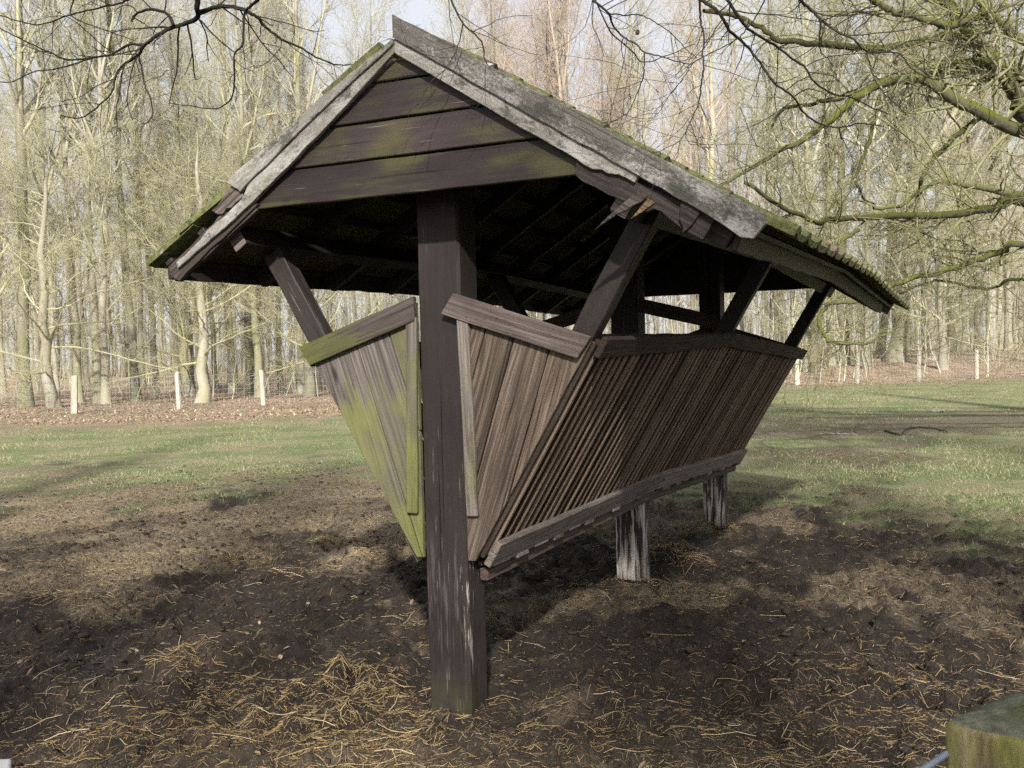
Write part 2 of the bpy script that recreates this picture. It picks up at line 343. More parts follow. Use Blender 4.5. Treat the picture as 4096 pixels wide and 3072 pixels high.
HX0, HY0, HA = -0.275, 4.515, math.radians(25.26)
clumps = [(HX0 + u_ * math.sin(HA) + 0.03, HY0 + u_ * math.cos(HA) - 0.06, 0.05, 0.2) for u_ in (2.5, 4.8)] + [(*on_ground(720, 2680)[:2], 0.07, 0.2), (*on_ground(2680, 2260)[:2], 0.10, 0.30), (*on_ground(1330, 2200)[:2], 0.08, 0.25), (*on_ground(1480, 2250)[:2], 0.06, 0.22),
          (*on_ground(980, 2260)[:2], 0.05, 0.2), (*on_ground(300, 2420)[:2], 0.04, 0.25), (*on_ground(1350, 2760)[:2], 0.05, 0.16), (*on_ground(1560, 2780)[:2], 0.05, 0.12)]
def height(x, y):
    near = sstep(30, 12, y)
    z = 0.10 * (fbm(x * 0.5, y * 0.5, 3, 3) - 0.44) * sstep(20, 6, y) * 0.7
    grass, dry, leaf = zone(x, y)
    mud = (1 - grass) * (1 - leaf) * near
    lump = fbm(x * 3.2, y * 3.2, 5, 4); fine = fbm(x * 11, y * 11, 6, 3); vf = fbm(x * 26, y * 26, 8, 2)
    ridge = 1 - np.abs(2 * fbm(x * 6.0, y * 6.0, 9, 3) - 0.94)
    z = z + mud * (0.085 * (lump - 0.47) + 0.065 * (fine - 0.42) + 0.040 * (vf - 0.37) + 0.055 * (ridge - 0.75))
    z = z + (1 - mud) * near * 0.02 * (lump - 0.47)
    for cx, cy, h, r in clumps: z = z + h * np.exp(-((x - cx) ** 2 + (y - cy) ** 2) / r ** 2) * (0.55 + 0.9 * fine)
    z = z - 0.03 * np.exp(-((x - HX0) ** 2 + (y - HY0 + 0.3) ** 2) / 0.5)
    z = z + 1.05 * sstep(44, 62, y) * sstep(9, 22, x)                              # low bank on the right
    z = z + 0.35 * (fbm(x * 0.07, y * 0.07, 55, 3) - 0.45) * sstep(40, 60, y)
    return z
GZ = height(GX, GY)
prng = np.random.default_rng(5)
for _ in range(2200):       # hoof prints
    px = prng.uniform(-4.5, 5.5); py = prng.uniform(2.5, 10.5); r = prng.uniform(0.035, 0.08); d = prng.uniform(0.015, 0.06)
    i0, i1 = np.searchsorted(XS, [px - 3 * r, px + 3 * r]); j0, j1 = np.searchsorted(YS, [py - 3 * r, py + 3 * r])
    if i1 - i0 < 2 or j1 - j0 < 2: continue
    q = ((GX[j0:j1, i0:i1] - px) ** 2 + (GY[j0:j1, i0:i1] - py) ** 2) / r ** 2
    GZ[j0:j1, i0:i1] += d * (-np.exp(-q * 1.6) + 0.55 * np.exp(-(np.sqrt(q) - 1.5) ** 2 * 4))
def gz(x, y):
    x = np.atleast_1d(np.asarray(x, float)); y = np.atleast_1d(np.asarray(y, float))
    i = np.clip(np.searchsorted(XS, x) - 1, 0, len(XS) - 2); j = np.clip(np.searchsorted(YS, y) - 1, 0, len(YS) - 2)
    fx = np.clip((x - XS[i]) / (XS[i + 1] - XS[i]), 0, 1); fy = np.clip((y - YS[j]) / (YS[j + 1] - YS[j]), 0, 1)
    return (GZ[j, i] * (1 - fx) + GZ[j, i + 1] * fx) * (1 - fy) + (GZ[j + 1, i] * (1 - fx) + GZ[j + 1, i + 1] * fx) * fy

def ground_mat():
    m = M('ground', 0.95, 0.3)
    z = m.attr('zone'); s = m.n.new('ShaderNodeSeparateColor'); m.t.links.new(z[0], s.inputs[0])
    gr, dry, leaf = s.outputs[0], s.outputs[1], s.outputs[2]
    v = m.coord('Object', (1, 1, 1), False)
    n1 = m.noise(v, 3.0, 6.0, 0.6); n2 = m.noise(v, 22.0, 6.0, 0.7); n3 = m.noise(v, 95.0, 4.0, 0.7); nb = m.noise(v, 0.7, 4.0, 0.6)
    mud = m.ramp(m.math('ADD', m.math('MULTIPLY', n1, 0.5), m.math('MULTIPLY', n2, 0.5)), [(0.34, (0.009, 0.0066, 0.0054)), (0.52, (0.030, 0.0222, 0.0168)), (0.72, (0.098, 0.073, 0.053))])
    mud = m.mix(m.math('MULTIPLY', m.rng_(n3, 0.55, 0.75), 0.5), mud, (0.13, 0.095, 0.06))
    fib = m.noise(m.coord('Object', (14, 90, 20), False), 1.0, 3.0, 0.6, 1.0)
    fib2 = m.noise(m.coord('Object', (90, 16, 20), False), 1.0, 3.0, 0.6, 1.0)
    fm = m.math('MAXIMUM', m.rng_(fib, 0.56, 0.66), m.rng_(fib2, 0.56, 0.66))
    dcol = m.ramp(n2, [(0.3, (0.25, 0.195, 0.125)), (0.7, (0.56, 0.455, 0.30))])
    drym = m.math('MULTIPLY', dry, m.math('ADD', 0.42, m.math('MULTIPLY', fm, 0.55)))
    col = m.mix(m.math('MULTIPLY', drym, m.rng_(n2, 0.3, 0.5, 0.5, 1.0)), mud, dcol)
    gcol = m.ramp(m.math('ADD', m.math('MULTIPLY', n2, 0.5), m.math('MULTIPLY', nb, 0.5)), [(0.30, (0.10, 0.115, 0.05)), (0.50, (0.178, 0.212, 0.088)), (0.72, (0.29, 0.295, 0.155))])
    gcol = m.mix(m.math('MULTIPLY', m.rng_(m.math('ADD', m.math('MULTIPLY', n1, 0.5), m.math('MULTIPLY', nb, 0.5)), 0.47, 0.58), 0.75), gcol, (0.29, 0.235, 0.15))
    col = m.mix(m.math('MULTIPLY', gr, m.rng_(n2, 0.28, 0.48, 0.55, 1.0)), col, gcol)
    lcol = m.ramp(n2, [(0.25, (0.15, 0.085, 0.05)), (0.5, (0.36, 0.265, 0.185)), (0.75, (0.54, 0.44, 0.33))])
    lcol = m.mix(m.rng_(n3, 0.35, 0.6, 0.0, 0.5), lcol, (0.46, 0.33, 0.23))
    col = m.mix(leaf, col, lcol)
    wet = m.math('MULTIPLY', m.rng_(nb, 0.5, 0.62), m.math('SUBTRACT', 1.0, m.math('MAXIMUM', gr, leaf), True))
    m.val(m.b.inputs['Roughness'], m.math('SUBTRACT', 0.95, m.math('MULTIPLY', wet, 0.42)))
    m.bump(m.math('ADD', m.math('MULTIPLY', n2, 1.0), m.math('MULTIPLY', n3, 0.7)), 1.0, 0.03)
    return m.done(col)
ny, nx = GX.shape
ii = (np.arange(ny - 1)[:, None] * nx + np.arange(nx - 1)[None, :]).ravel()
gme = np_mesh('ground', np.stack([GX.ravel(), GY.ravel(), GZ.ravel()], 1), [np.stack([ii, ii + 1, ii + nx + 1, ii + nx], 1)], True)
zg, zd, zl = zone(GX.ravel(), GY.ravel())
ca = gme.color_attributes.new('zone', 'FLOAT_COLOR', 'POINT')
ca.data.foreach_set('color', np.stack([zg, zd, zl, np.ones_like(zg)], 1).astype(np.float32).ravel())
tag(link('ground', gme, ground_mat()), kind='structure')

# ------------------------------------------------------------------ hay rack
rack = empty('hay_rack', (HX0, HY0, 0), -HA)
tag(rack, 'large weathered roofed wooden hay rack on three square posts in the mud', 'hay rack')
def sag(u):
    return float(np.interp(u, [-0.6, 0, 2.3, 5.6], [-0.005, 0, 0.02, -0.10]))
def L(v, u, z):           # rack space: across, along, up (with the sag of the old frame)
    return Vector((v, u, z + sag(u)))
def frame(o, xd, yd):
    x = Vector(xd).normalized(); z = x.cross(Vector(yd)).normalized(); y = z.cross(x)
    return Matrix(((x.x, y.x, z.x, o[0]), (x.y, y.y, z.y, o[1]), (x.z, y.z, z.z, o[2]), (0, 0, 0, 1)))
def prism_mesh(outline, thick, bevel=0.003):
    bm = bmesh.new()
    vs = [bm.verts.new((p[0], p[1], 0)) for p in outline]
    f = bm.faces.new(vs)
    if f.normal.z > 0 or True:
        f.normal_update()
    r = bmesh.ops.extrude_face_region(bm, geom=[f])
    bmesh.ops.translate(bm, verts=[e for e in r['geom'] if isinstance(e, bmesh.types.BMVert)], vec=(0, 0, thick))
    bmesh.ops.recalc_face_normals(bm, faces=bm.faces)
    if bevel: bmesh.ops.bevel(bm, geom=[e for e in bm.edges if e.calc_face_angle(0) > 0.6], offset=bevel, segments=1, affect='EDGES', clamp_overlap=True)
    me = bpy.data.meshes.new('board'); bm.to_mesh(me); bm.free()
    return me
def wear(poly, amp=0.003, step=0.09, seed=0):
    """subdivide an outline and make its edges slightly uneven"""
    r = random.Random(seed); out = []
    n = len(poly)
    for i in range(n):
        a = Vector(poly[i][:2]); b = Vector(poly[(i + 1) % n][:2]); d = b - a; l = d.length
        k = max(1, int(l / step)); nrm = Vector((-d.y, d.x)) / max(l, 1e-6)
        out.append(tuple(a))
        for j in range(1, k):
            p = a + d * (j / k) + nrm * r.uniform(-amp, amp); out.append(tuple(p))
    return out
_seed = [0]
def plank(name, poly, thick, o, xd, yd, mat, parent=rack, amp=0.002, bevel=0.003, step=0.12):
    _seed[0] += 1
    return link(name, prism_mesh(wear(poly, amp, step, _seed[0]), thick, bevel), mat, parent, frame(o, xd, yd))
def beam(name, a, b, wdir, w, t, mat, parent=rack, amp=0.002, bevel=0.004, e0=0.0, e1=0.0):
    """straight timber from a to b (centre line); width w along wdir, thickness t; e0/e1 slant the ends"""
    a = Vector(a); b = Vector(b); x = (b - a).normalized(); Ln = (b - a).length
    z = x.cross(Vector(wdir)).normalized()
    o = a - z * (t / 2)
    poly = [(e0, -w / 2), (Ln + e1, -w / 2), (Ln - e1, w / 2), (-e0, w / 2)]
    return plank(name, poly, t, o, x, wdir, mat, parent, amp, bevel)

# --- posts (square timber; local X runs up the post)
def post(u, zt, mat, groove=False, name='post'):
    w, d = (0.205, 0.17) if u < 1 else (0.185, 0.17)
    if groove: prof = [(-w / 2, 0), (-0.006, 0), (0.0, 0.045), (0.006, 0), (w / 2, 0), (w / 2, d), (-w / 2, d)]
    else: prof = [(-w / 2, 0), (w / 2 - 0.012, 0), (w / 2, 0.012), (w / 2, d), (-w / 2, d)]
    n = 26; r = random.Random(int(u * 10)); V = []; Fq = []
    k = len(prof)
    for i in range(n + 1):
        x = zt * i / n
        for (pv, pu) in prof:
            chip = 0.012 * math.exp(-((x - 0.05) / 0.06) ** 2) * r.random()
            V.append((x, pv * (1 - chip * 2) + r.uniform(-.0012, .0012), pu + r.uniform(-.0012, .0012)))
    for i in range(n):
        for j in range(k): Fq.append((i * k + j, i * k + (j + 1) % k, (i + 1) * k + (j + 1) % k, (i + 1) * k + j))
    me = bpy.data.meshes.new('post'); me.from_pydata(V, [], Fq + [tuple(range(k))[::-1], tuple(range(n * k, n * k + k))]); me.validate()
    bm = bmesh.new(); bm.from_mesh(me); bmesh.ops.recalc_face_normals(bm, faces=bm.faces)
    bmesh.ops.bevel(bm, geom=[e for e in bm.edges if e.calc_face_angle(0) > 0.9], offset=0.004, segments=1, affect='EDGES', clamp_overlap=True)
    bm.to_mesh(me); bm.free()
    # local x -> up, y -> v, z -> u
    mx = Matrix(((0, 1, 0, 0), (0, 0, 1, u - d / 2), (1, 0, 0, -0.06), (0, 0, 0, 1)))
    return link(name, me, mat, rack, mx)
post(0.0, 2.80, POSTM); post(2.50, 2.82, POSTW); post(4.80, 2.72, POSTW, True)

# --- roof geometry
SLOPE = 0.627; RL = math.sqrt(1 + SLOPE ** 2)
U0, U1 = -0.345, 5.42
def dn(s): return Vector((s / RL, 0, -SLOPE / RL))            # down the slope
def nr(s): return Vector((s * SLOPE / RL, 0, 1 / RL))         # out of the slope
beam('ridge_beam', L(0, -0.30, 2.74), L(0, 2.4, 2.74), (0, 0, 1), 0.14, 0.06, PAINT)
beam('ridge_beam', L(0, 2.4, 2.74), L(0, 5.38, 2.74), (0, 0, 1), 0.14, 0.06, PAINT)
for s in (-1, 1):
    for i, u in enumerate(np.linspace(-0.295, 5.36, 10)):
        a = L(s * 0.04, u, 2.845 - SLOPE * 0.04); re = 1.345 if s > 0 else 1.315; b = L(s * re, u, 2.845 - SLOPE * re)
        beam('rafter', a, b, nr(s), 0.085, 0.05, RAFTER if i == 0 else PAINT)
    for k in range(7):
        d = 0.10 + k * (0.255 if s > 0 else 0.238)
        for ua, ub in ((-0.325, 2.3), (2.3, 5.40)):
            a = L(s * d / RL, ua, 2.845 - SLOPE * d / RL) + nr(s) * 0.056; b = L(s * d / RL, ub, 2.845 - SLOPE * d / RL) + nr(s) * 0.056
            beam('roof_batten', a, b, dn(s), 0.045, 0.024, PAINT)
    # plate that carries the rafters, resting on the raking struts
    for ua, ub in ((-0.30, 2.3), (2.3, 5.25)):
        pl = beam('wall_plate', L(s * 0.938, ua, 2.166), L(s * 0.938, ub, 2.166), nr(s), 0.105, 0.072, PAINT)
        if ua < 0:
            cap = prism_mesh(wear([(-.036, -.0525), (.036, -.0525), (.036, .0525), (-.036, .0525)], 0.002, 0.02, 4), 0.006, 0.002)
            ce = link('beam_end', cap, ENDGRAIN, rack, frame(L(s * 0.938, -0.3005, 2.166), dn(1) if s > 0 else dn(-1), nr(s)))
            zl = ce.matrix_local.to_3x3() @ Vector((0, 0, 1))
            if zl.y > 0: ce.location = ce.location - Vector((0, 0.006, 0))
    # fascia board under the eave
    for ua, ub in ((-0.30, 2.3), (2.3, 5.24)):
        fv, fz = (1.372, 2.026) if s > 0 else (1.345, 2.045)
        beam('fascia_board', L(s * fv, ua, fz), L(s * fv, ub, fz), Vector((0.32, 0, 0.95)) if s > 0 else (0, 0, 1), 0.15 if s > 0 else 0.09, 0.026, PAINT, amp=0.004)

# --- gable boards, lapped
def gable(u, zs, flip=1):
    apex = 2.845
    for i in range(4):
        z0, z1 = zs[i], zs[i + 1] - 0.006 if flip > 0 else zs[i + 1] + 0.012
        hw = lambda z: max(0.006, (apex - z) / 0.664)
        poly = [(-hw(z0), 0), (hw(z0), 0), (hw(z1), z1 - z0), (-hw(z1), z1 - z0)]
        tilt = 0.085 * flip if flip > 0 else -0.13
        plank('gable_board', poly, 0.02, L(0, u, z0), (1, 0, 0), (0, tilt, 1), GABLE if flip > 0 else PAINT, amp=0.0015)
gable(-0.343, [2.277, 2.437, 2.594, 2.751, 2.838])
gable(5.30, [2.20, 2.437, 2.594, 2.751, 2.838], -1)

# --- bargeboards on the front gable: upper and lower board on each rake, rotted towards the eaves
def rake(s): return (Vector((s / RL, 0, -SLOPE / RL)), Vector((s * SLOPE / RL, 0, 1 / RL)))
def rag(x0, x1, y0, y1, n, amp, seed):
    r = random.Random(seed); return [(x0 + (x1 - x0) * i / n + r.uniform(-amp, amp) * .4, y0 + (y1 - y0) * i / n + r.uniform(-amp, amp)) for i in range(n + 1)]
APEX = L(0, -0.36, 3.0)
def barge(name, s, poly, thick, mat, u):
    x, y = rake(s); o = Vector((0, u, 3.0 + sag(u)))
    nz = x.cross(y)
    if nz.y > 0: o = o - Vector((0, thick, 0))
    return plank(name, poly, thick, o, x, y, mat, amp=0.0025, bevel=0.002, step=0.06)
# right rake (distances along the slope from the ridge, offsets below the top edge)
cut = 0.0
t0 = lambda off, s=1: -off * SLOPE         # mitre at the ridge
barge('bargeboard', 1, [(0.0, 0.0), (0.3, 0.004), (0.6, -0.002), (0.95, 0.004), (1.2, -0.003), (1.742, 0.0), (1.775, -0.03), (1.762, -0.095), (1.72, -0.112), (1.60, -0.100)] + rag(1.55, 1.0, -0.098, -0.090, 10, 0.003, 3) + [(0.6, -0.085), (0.3, -0.082), (0.05, -0.08)], 0.026, BARGE, -0.385)
barge('bargeboard', 1, [(0.045, -0.072), (0.7, -0.082), (1.27, -0.09)] + rag(1.27, 1.02, -0.13, -0.152, 7, 0.012, 5) + [(0.7, -0.148), (0.35, -0.138), (0.082, -0.131)], 0.024, BARGE, -0.374)
barge('verge_rafter', 1, [(1.0, -0.13), (1.60, -0.10)] + rag(1.60, 1.38, -0.19, -0.17, 7, 0.007, 8) + rag(1.36, 1.08, -0.195, -0.212, 5, 0.004, 9) + [(1.04, -0.205)], 0.03, RAFTER, -0.350)
barge('broken_splinter', 1, [(1.30, -0.145), (1.345, -0.14), (1.335, -0.172), (1.312, -0.198), (1.30, -0.222), (1.275, -0.252), (1.252, -0.292), (1.225, -0.345), (1.243, -0.285), (1.262, -0.235), (1.282, -0.19)], 0.012, ROT, -0.40)
barge('broken_splinter', 1, [(1.335, -0.15), (1.375, -0.15), (1.35, -0.20), (1.322, -0.245), (1.332, -0.20)], 0.008, ROTY, -0.382)
barge('broken_splinter', 1, [(1.46, -0.10), (1.545, -0.098), (1.542, -0.15), (1.532, -0.182), (1.524, -0.198), (1.515, -0.176), (1.50, -0.168), (1.488, -0.16)], 0.02, RAFTER, -0.376)
# left rake
barge('bargeboard', -1, [(0.052, -0.083), (0.3, -0.066), (0.5, -0.052), (0.75, -0.044), (1.03, -0.028)] + rag(1.07, 1.03, -0.045, -0.105, 4, 0.014, 13) + rag(1.0, 0.7, -0.112, -0.105, 4, 0.004, 14) + [(0.4, -0.098), (0.064, -0.102)], 0.026, BARGE, -0.385)
barge('bargeboard', -1, [(0.062, -0.099), (0.5, -0.094), (0.98, -0.108)] + rag(1.05, 1.52, -0.135, -0.15, 8, 0.006, 15) + [(1.53, -0.175), (1.2, -0.188), (0.9, -0.184), (0.45, -0.158), (0.08, -0.128)], 0.024, BARGE, -0.374)
barge('rotten_board', -1, rag(1.02, 1.22, -0.05, -0.07, 6, 0.014, 16) + rag(1.2, 1.04, -0.12, -0.13, 6, 0.012, 17), 0.02, ROT, -0.372)
barge('rotten_board', -1, rag(1.2, 1.56, -0.115, -0.13, 6, 0.008, 18) + [(1.60, -0.16), (1.57, -0.22)] + rag(1.5, 1.0, -0.215, -0.2, 6, 0.006, 19), 0.03, ROT, -0.350)
barge('verge_rafter', -1, [(0.97, -0.12), (1.45, -0.12), (1.42, -0.215), (1.03, -0.215)], 0.03, RAFTER, -0.338)
# rear rakes
for s in (-1, 1):
    barge('bargeboard', s, [(0.0, 0.0), (1.74, 0.0), (1.74, -0.15), (0.1, -0.15)], 0.026, BARGE, 5.43)

# --- roof tiles (pantiles) and ridge tiles, shared meshes
def pantile_mesh(seed, wd=0.262, ln=0.345, th=0.026):
    r = random.Random(seed); nxp, nyp = 12, 4; V = []; F = []
    def prof(t): return 0.024 * math.exp(-((t - 0.14) / 0.13) ** 2) + 0.010 * math.exp(-((t - 1.0) / 0.12) ** 2) - 0.004
    for side in (0, 1):
        for j in range(nyp + 1):
            for i in range(nxp + 1):
                t = i / nxp
                V.append((t * wd + r.uniform(-.001, .001), -j / nyp * ln + r.uniform(-.003, .003) * (j == nyp), prof(t) + (0 if side == 0 else th) + r.uniform(-.0015, .0015)))
    k = nxp + 1; q = k * (nyp + 1)
    for j in range(nyp):
        for i in range(nxp):
            a = j * k + i
            F.append((a, a + k, a + k + 1, a + 1)); F.append((q + a, q + a + 1, q + a + k + 1, q + a + k))
    for i in range(nxp):
        a = nyp * k + i; F.append((a, q + a, q + a + 1, a + 1)); F.append((i, i + 1, q + i + 1, q + i))
    for j in range(nyp):
        a = j * k; F.append((a, q + a, q + a + k, a + k)); a += nxp; F.append((a, a + k, q + a + k, q + a))
    me = bpy.data.meshes.new('pantile'); me.from_pydata(V, [], F); me.validate()
    bm = bmesh.new(); bm.from_mesh(me); bmesh.ops.recalc_face_normals(bm, faces=bm.faces); bm.to_mesh(me); bm.free()
    me.materials.append(TILE); return me
tiles = [pantile_mesh(i) for i in range(4)]
NC, NR = 23, 6
CW = (5.45 - (-0.335)) / NC
rt = random.Random(3)
for s in (-1, 1):
    for c in range(NC):
        for rr in range(NR):
            d0 = 0.05 + rr * (0.278 if s > 0 else 0.248)
            u = -0.335 + c * CW
            if s < 0: u += CW
            base = L(s * d0 / RL, u, 2.845 - SLOPE * d0 / RL) + nr(s) * (0.088 + 0.0)
            x = Vector((0, s, 0)); y = -dn(s) ; y = (y + nr(s) * (-0.045)).normalized()
            x = (x + Vector((0, 0, 1)) * s * ((sag(u + s * CW) - sag(u)) / CW * s)).normalized()
            mx = frame(base + Vector((0, rt.uniform(-.004, .004), rt.uniform(-.003, .004))), x, y)
            rot = Matrix.Rotation(rt.uniform(-.025, .025), 4, 'Z')
            me = rt.choice(tiles)
            link('roof_tile', me, None, rack, mx @ rot)
def ridge_tile_mesh():
    V = []; F = []; n = 8
    for j in range(2):
        for t in (0, 1):
            for i in range(n + 1):
                a = math.pi * i / n; r = 0.105 + t * 0.014 + (0.008 if j else 0)
                V.append((j * 0.40, -math.cos(a) * r, math.sin(a) * r * 0.75))
    k = n + 1
    for i in range(n):
        F += [(i, i + 1, 2 * k + i + 1, 2 * k + i), (k + i, 3 * k + i, 3 * k + i + 1, k + i + 1), (i, k + i, k + i + 1, i + 1), (2 * k + i, 2 * k + i + 1, 3 * k + i + 1, 3 * k + i)]
    F += [(0, 2 * k, 3 * k, k), (n, k + n, 3 * k + n, 2 * k + n)]
    me = bpy.data.meshes.new('ridge_tile'); me.from_pydata(V, [], F); me.materials.append(TILE); return me
rtm = ridge_tile_mesh()
for i in range(15):
    u = -0.30 + i * 0.375
    b = L(0, u, 2.905); b2 = L(0, u + 0.375, 2.905)
    link('ridge_tile', rtm, None, rack, frame(b, b2 - b, (1, 0, 0)))

# --- raking struts of the V frame
VD = Vector((0.577, 0, 0.967)).normalized(); VN = Vector((0.967, 0, -0.577)).normalized()   # along / out of the right rack side
for s in (-1, 1):
    f = lambda p: Vector((p.x * s, p.y, p.z))
    for u in (-0.025, 2.40, 4.82):
        a = Vector((0.105, u, 0.74 + sag(u))); b = a + VD * 1.70
        beam('strut', f(a), f(b), f(VN), 0.10, 0.085, PAINT)

# --- boarded ends: planks square to the sloping cap boards
CDIR = Vector((0.61, 0, -0.20)).normalized()
def end_panel(u, s, front):
    cd = Vector((CDIR.x * s, 0, CDIR.z)); pd = Vector((0.312 * s, 0, 0.95)).normalized()   # cap direction, plank direction (up)
    capA = Vector((s * 0.10, u, 1.866)); 
    # region: V side line, cap line, post line -> clip each plank strip
    def clip(poly, p, n):
        out = []
        for i in range(len(poly)):
            a, b = poly[i], poly[(i + 1) % len(poly)]; da = (a[0] - p[0]) * n[0] + (a[1] - p[1]) * n[1]; db = (b[0] - p[0]) * n[0] + (b[1] - p[1]) * n[1]
            if da >= 0: out.append(a)
            if da * db < 0: t = da / (da - db); out.append((a[0] + (b[0] - a[0]) * t, a[1] + (b[1] - a[1]) * t))
        return out
    if front and s > 0: cuts = [-0.12, 0.245, 0.385, 0.555, 0.90]; mats = [PLANK, PLANKW, PLANK, PLANKW]
    elif front: cuts = [-0.12, 0.275, 0.455, 0.90]; mats = [PLANKG, PLANKG, PLANKG]
    else: cuts = [-0.12, 0.26, 0.42, 0.90]; mats = [PLANK] * 3
    o2 = Vector((s * 0.10, 0, 1.80))
    for i, m_ in enumerate(mats):
        a, b = cuts[i] + 0.0036, cuts[i + 1] - 0.0036
        # build in (v*s, z) plane
        pdx, pdz = 0.312, 0.95; cx, cz = 0.61 / 0.642, -0.20 / 0.642
        def pt(al, up): return (0.0 + cx * al + pdx * up, 1.80 + cz * al + pdz * up)
        poly = [pt(a, -1.6), pt(b, -1.6), pt(b, 0.5), pt(a, 0.5)]
        poly = clip(poly, (0.149 + 0.0, 0.703), (-0.967, 0.577))            # inside the V
        poly = clip(poly, (0.10, 1.845), (-0.2, -0.61))                      # below the cap's top edge
        poly = clip(poly, (0.112, 1.0), (1, 0))                              # beside the post
        poly = clip(poly, (0.0, 0.70), (0, 1))
        if len(poly) < 3: continue
        # express in plank frame: x along plank (up), origin at lowest point
        low = min(poly, key=lambda q: q[1]); pl_ = Vector((pdx, pdz)).normalized(); pn_ = Vector((pl_.y, -pl_.x))
        loc = [((q[0] - low[0]) * pl_.x + (q[1] - low[1]) * pl_.y, (q[0] - low[0]) * pn_.x + (q[1] - low[1]) * pn_.y) for q in poly]
        o = Vector((low[0] * s, u, low[1] + sag(u))); xd = Vector((pl_.x * s, 0, pl_.y)); yd = Vector((pn_.x * s, 0, pn_.y))
        th = 0.022
        if xd.cross(yd).y > 0: o.y -= th
        o.y += 0.0012 * i * (1 if front else -1)
        ob = plank('end_plank', loc, th, o, xd, yd, m_, amp=0.0012, bevel=0.002, step=0.1)
        if front and s < 0: ob['label'] = 'plank stained green with algae'
    fr = -1 if front else 1
    # cap
    o = Vector((s * (0.14 if front and s < 0 else 0.103), u + fr * 0.024, (1.855 if front and s < 0 else 1.866) + sag(u)))
    if front and s > 0: o.x = s * 0.092; o.z += 0.003
    cpol = [(0.0, 0), (0.665, 0), (0.632, -0.103), (0.0 - 0.034, -0.103)]
    if front and s < 0: cpol = [(-x_, y_) for x_, y_ in cpol]; 
    th = 0.03
    xd = cd
    if front and s < 0:     # grain origin at the outer end so that the stain sits there
        o = o + cd * 0.63; xd = -cd; cpol = [(0, 0), (0.665, 0), (0.632, -0.103), (0.033, -0.103)]
    yd = Vector((-cd.z * s, 0, cd.x * s)); 
    if yd.z < 0: yd = -yd
    if (xd.cross(yd).y > 0) == (fr < 0): o.y += fr * th
    plank('end_cap', cpol, th, o, xd, yd, (CAPG if s < 0 else CAPM) if front else CAPM, amp=0.0015, bevel=0.003)
    # batten beside the post
    top = Vector((s * 0.128, u + fr * 0.024, 1.772 + sag(u))); bot = Vector((s * 0.128, u + fr * 0.024, 0.90 + sag(u)))
    if front:
        wl = 0.054; lean = 0.012
        beam('edge_batten', bot + Vector((s * (lean + 0.012), fr * 0.011, 0)), top + Vector((0, fr * 0.011, 0)), (s, 0, 0), wl, 0.022, BATTENG if s < 0 else BATTEN, amp=0.0025)
for s in (-1, 1):
    end_panel(-0.074, s, True); end_panel(4.90, s, False)
# dividing board at the middle frame
for s in (-1, 1):
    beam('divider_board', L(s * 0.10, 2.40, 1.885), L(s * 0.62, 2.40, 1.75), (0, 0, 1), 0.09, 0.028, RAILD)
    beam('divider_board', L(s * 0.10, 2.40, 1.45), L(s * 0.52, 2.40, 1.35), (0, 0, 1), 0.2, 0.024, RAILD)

# --- slatted sides
def slat_mesh(seed, ln):
    r = random.Random(seed); n = 7; V = []; F = []
    prof = [(-0.017, -0.006), (0.017, -0.006), (0.0175, 0.024), (0.0145, 0.032), (0.003, 0.0345), (-0.0125, 0.032), (-0.0170, 0.025)]
    k = len(prof); bend = r.uniform(-.004, .004)
    for i in range(n + 1):
        t = i / n
        for py, pz in prof:
            V.append((t * ln, py * (1 + r.uniform(-.05, .05)) + bend * math.sin(t * math.pi), pz + r.uniform(-.0012, .0012)))
    for i in range(n):
        for j in range(k): F.append((i * k + j, i * k + (j + 1) % k, (i + 1) * k + (j + 1) % k, (i + 1) * k + j))
    F += [tuple(range(k))[::-1], tuple(range(n * k, n * k + k))]
    me = bpy.data.meshes.new('slat'); me.from_pydata(V, [], F); me.validate()
    bm = bmesh.new(); bm.from_mesh(me); bmesh.ops.recalc_face_normals(bm, faces=bm.faces); bm.to_mesh(me); bm.free()
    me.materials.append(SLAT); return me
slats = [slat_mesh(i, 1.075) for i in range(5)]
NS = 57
rs = random.Random(11)
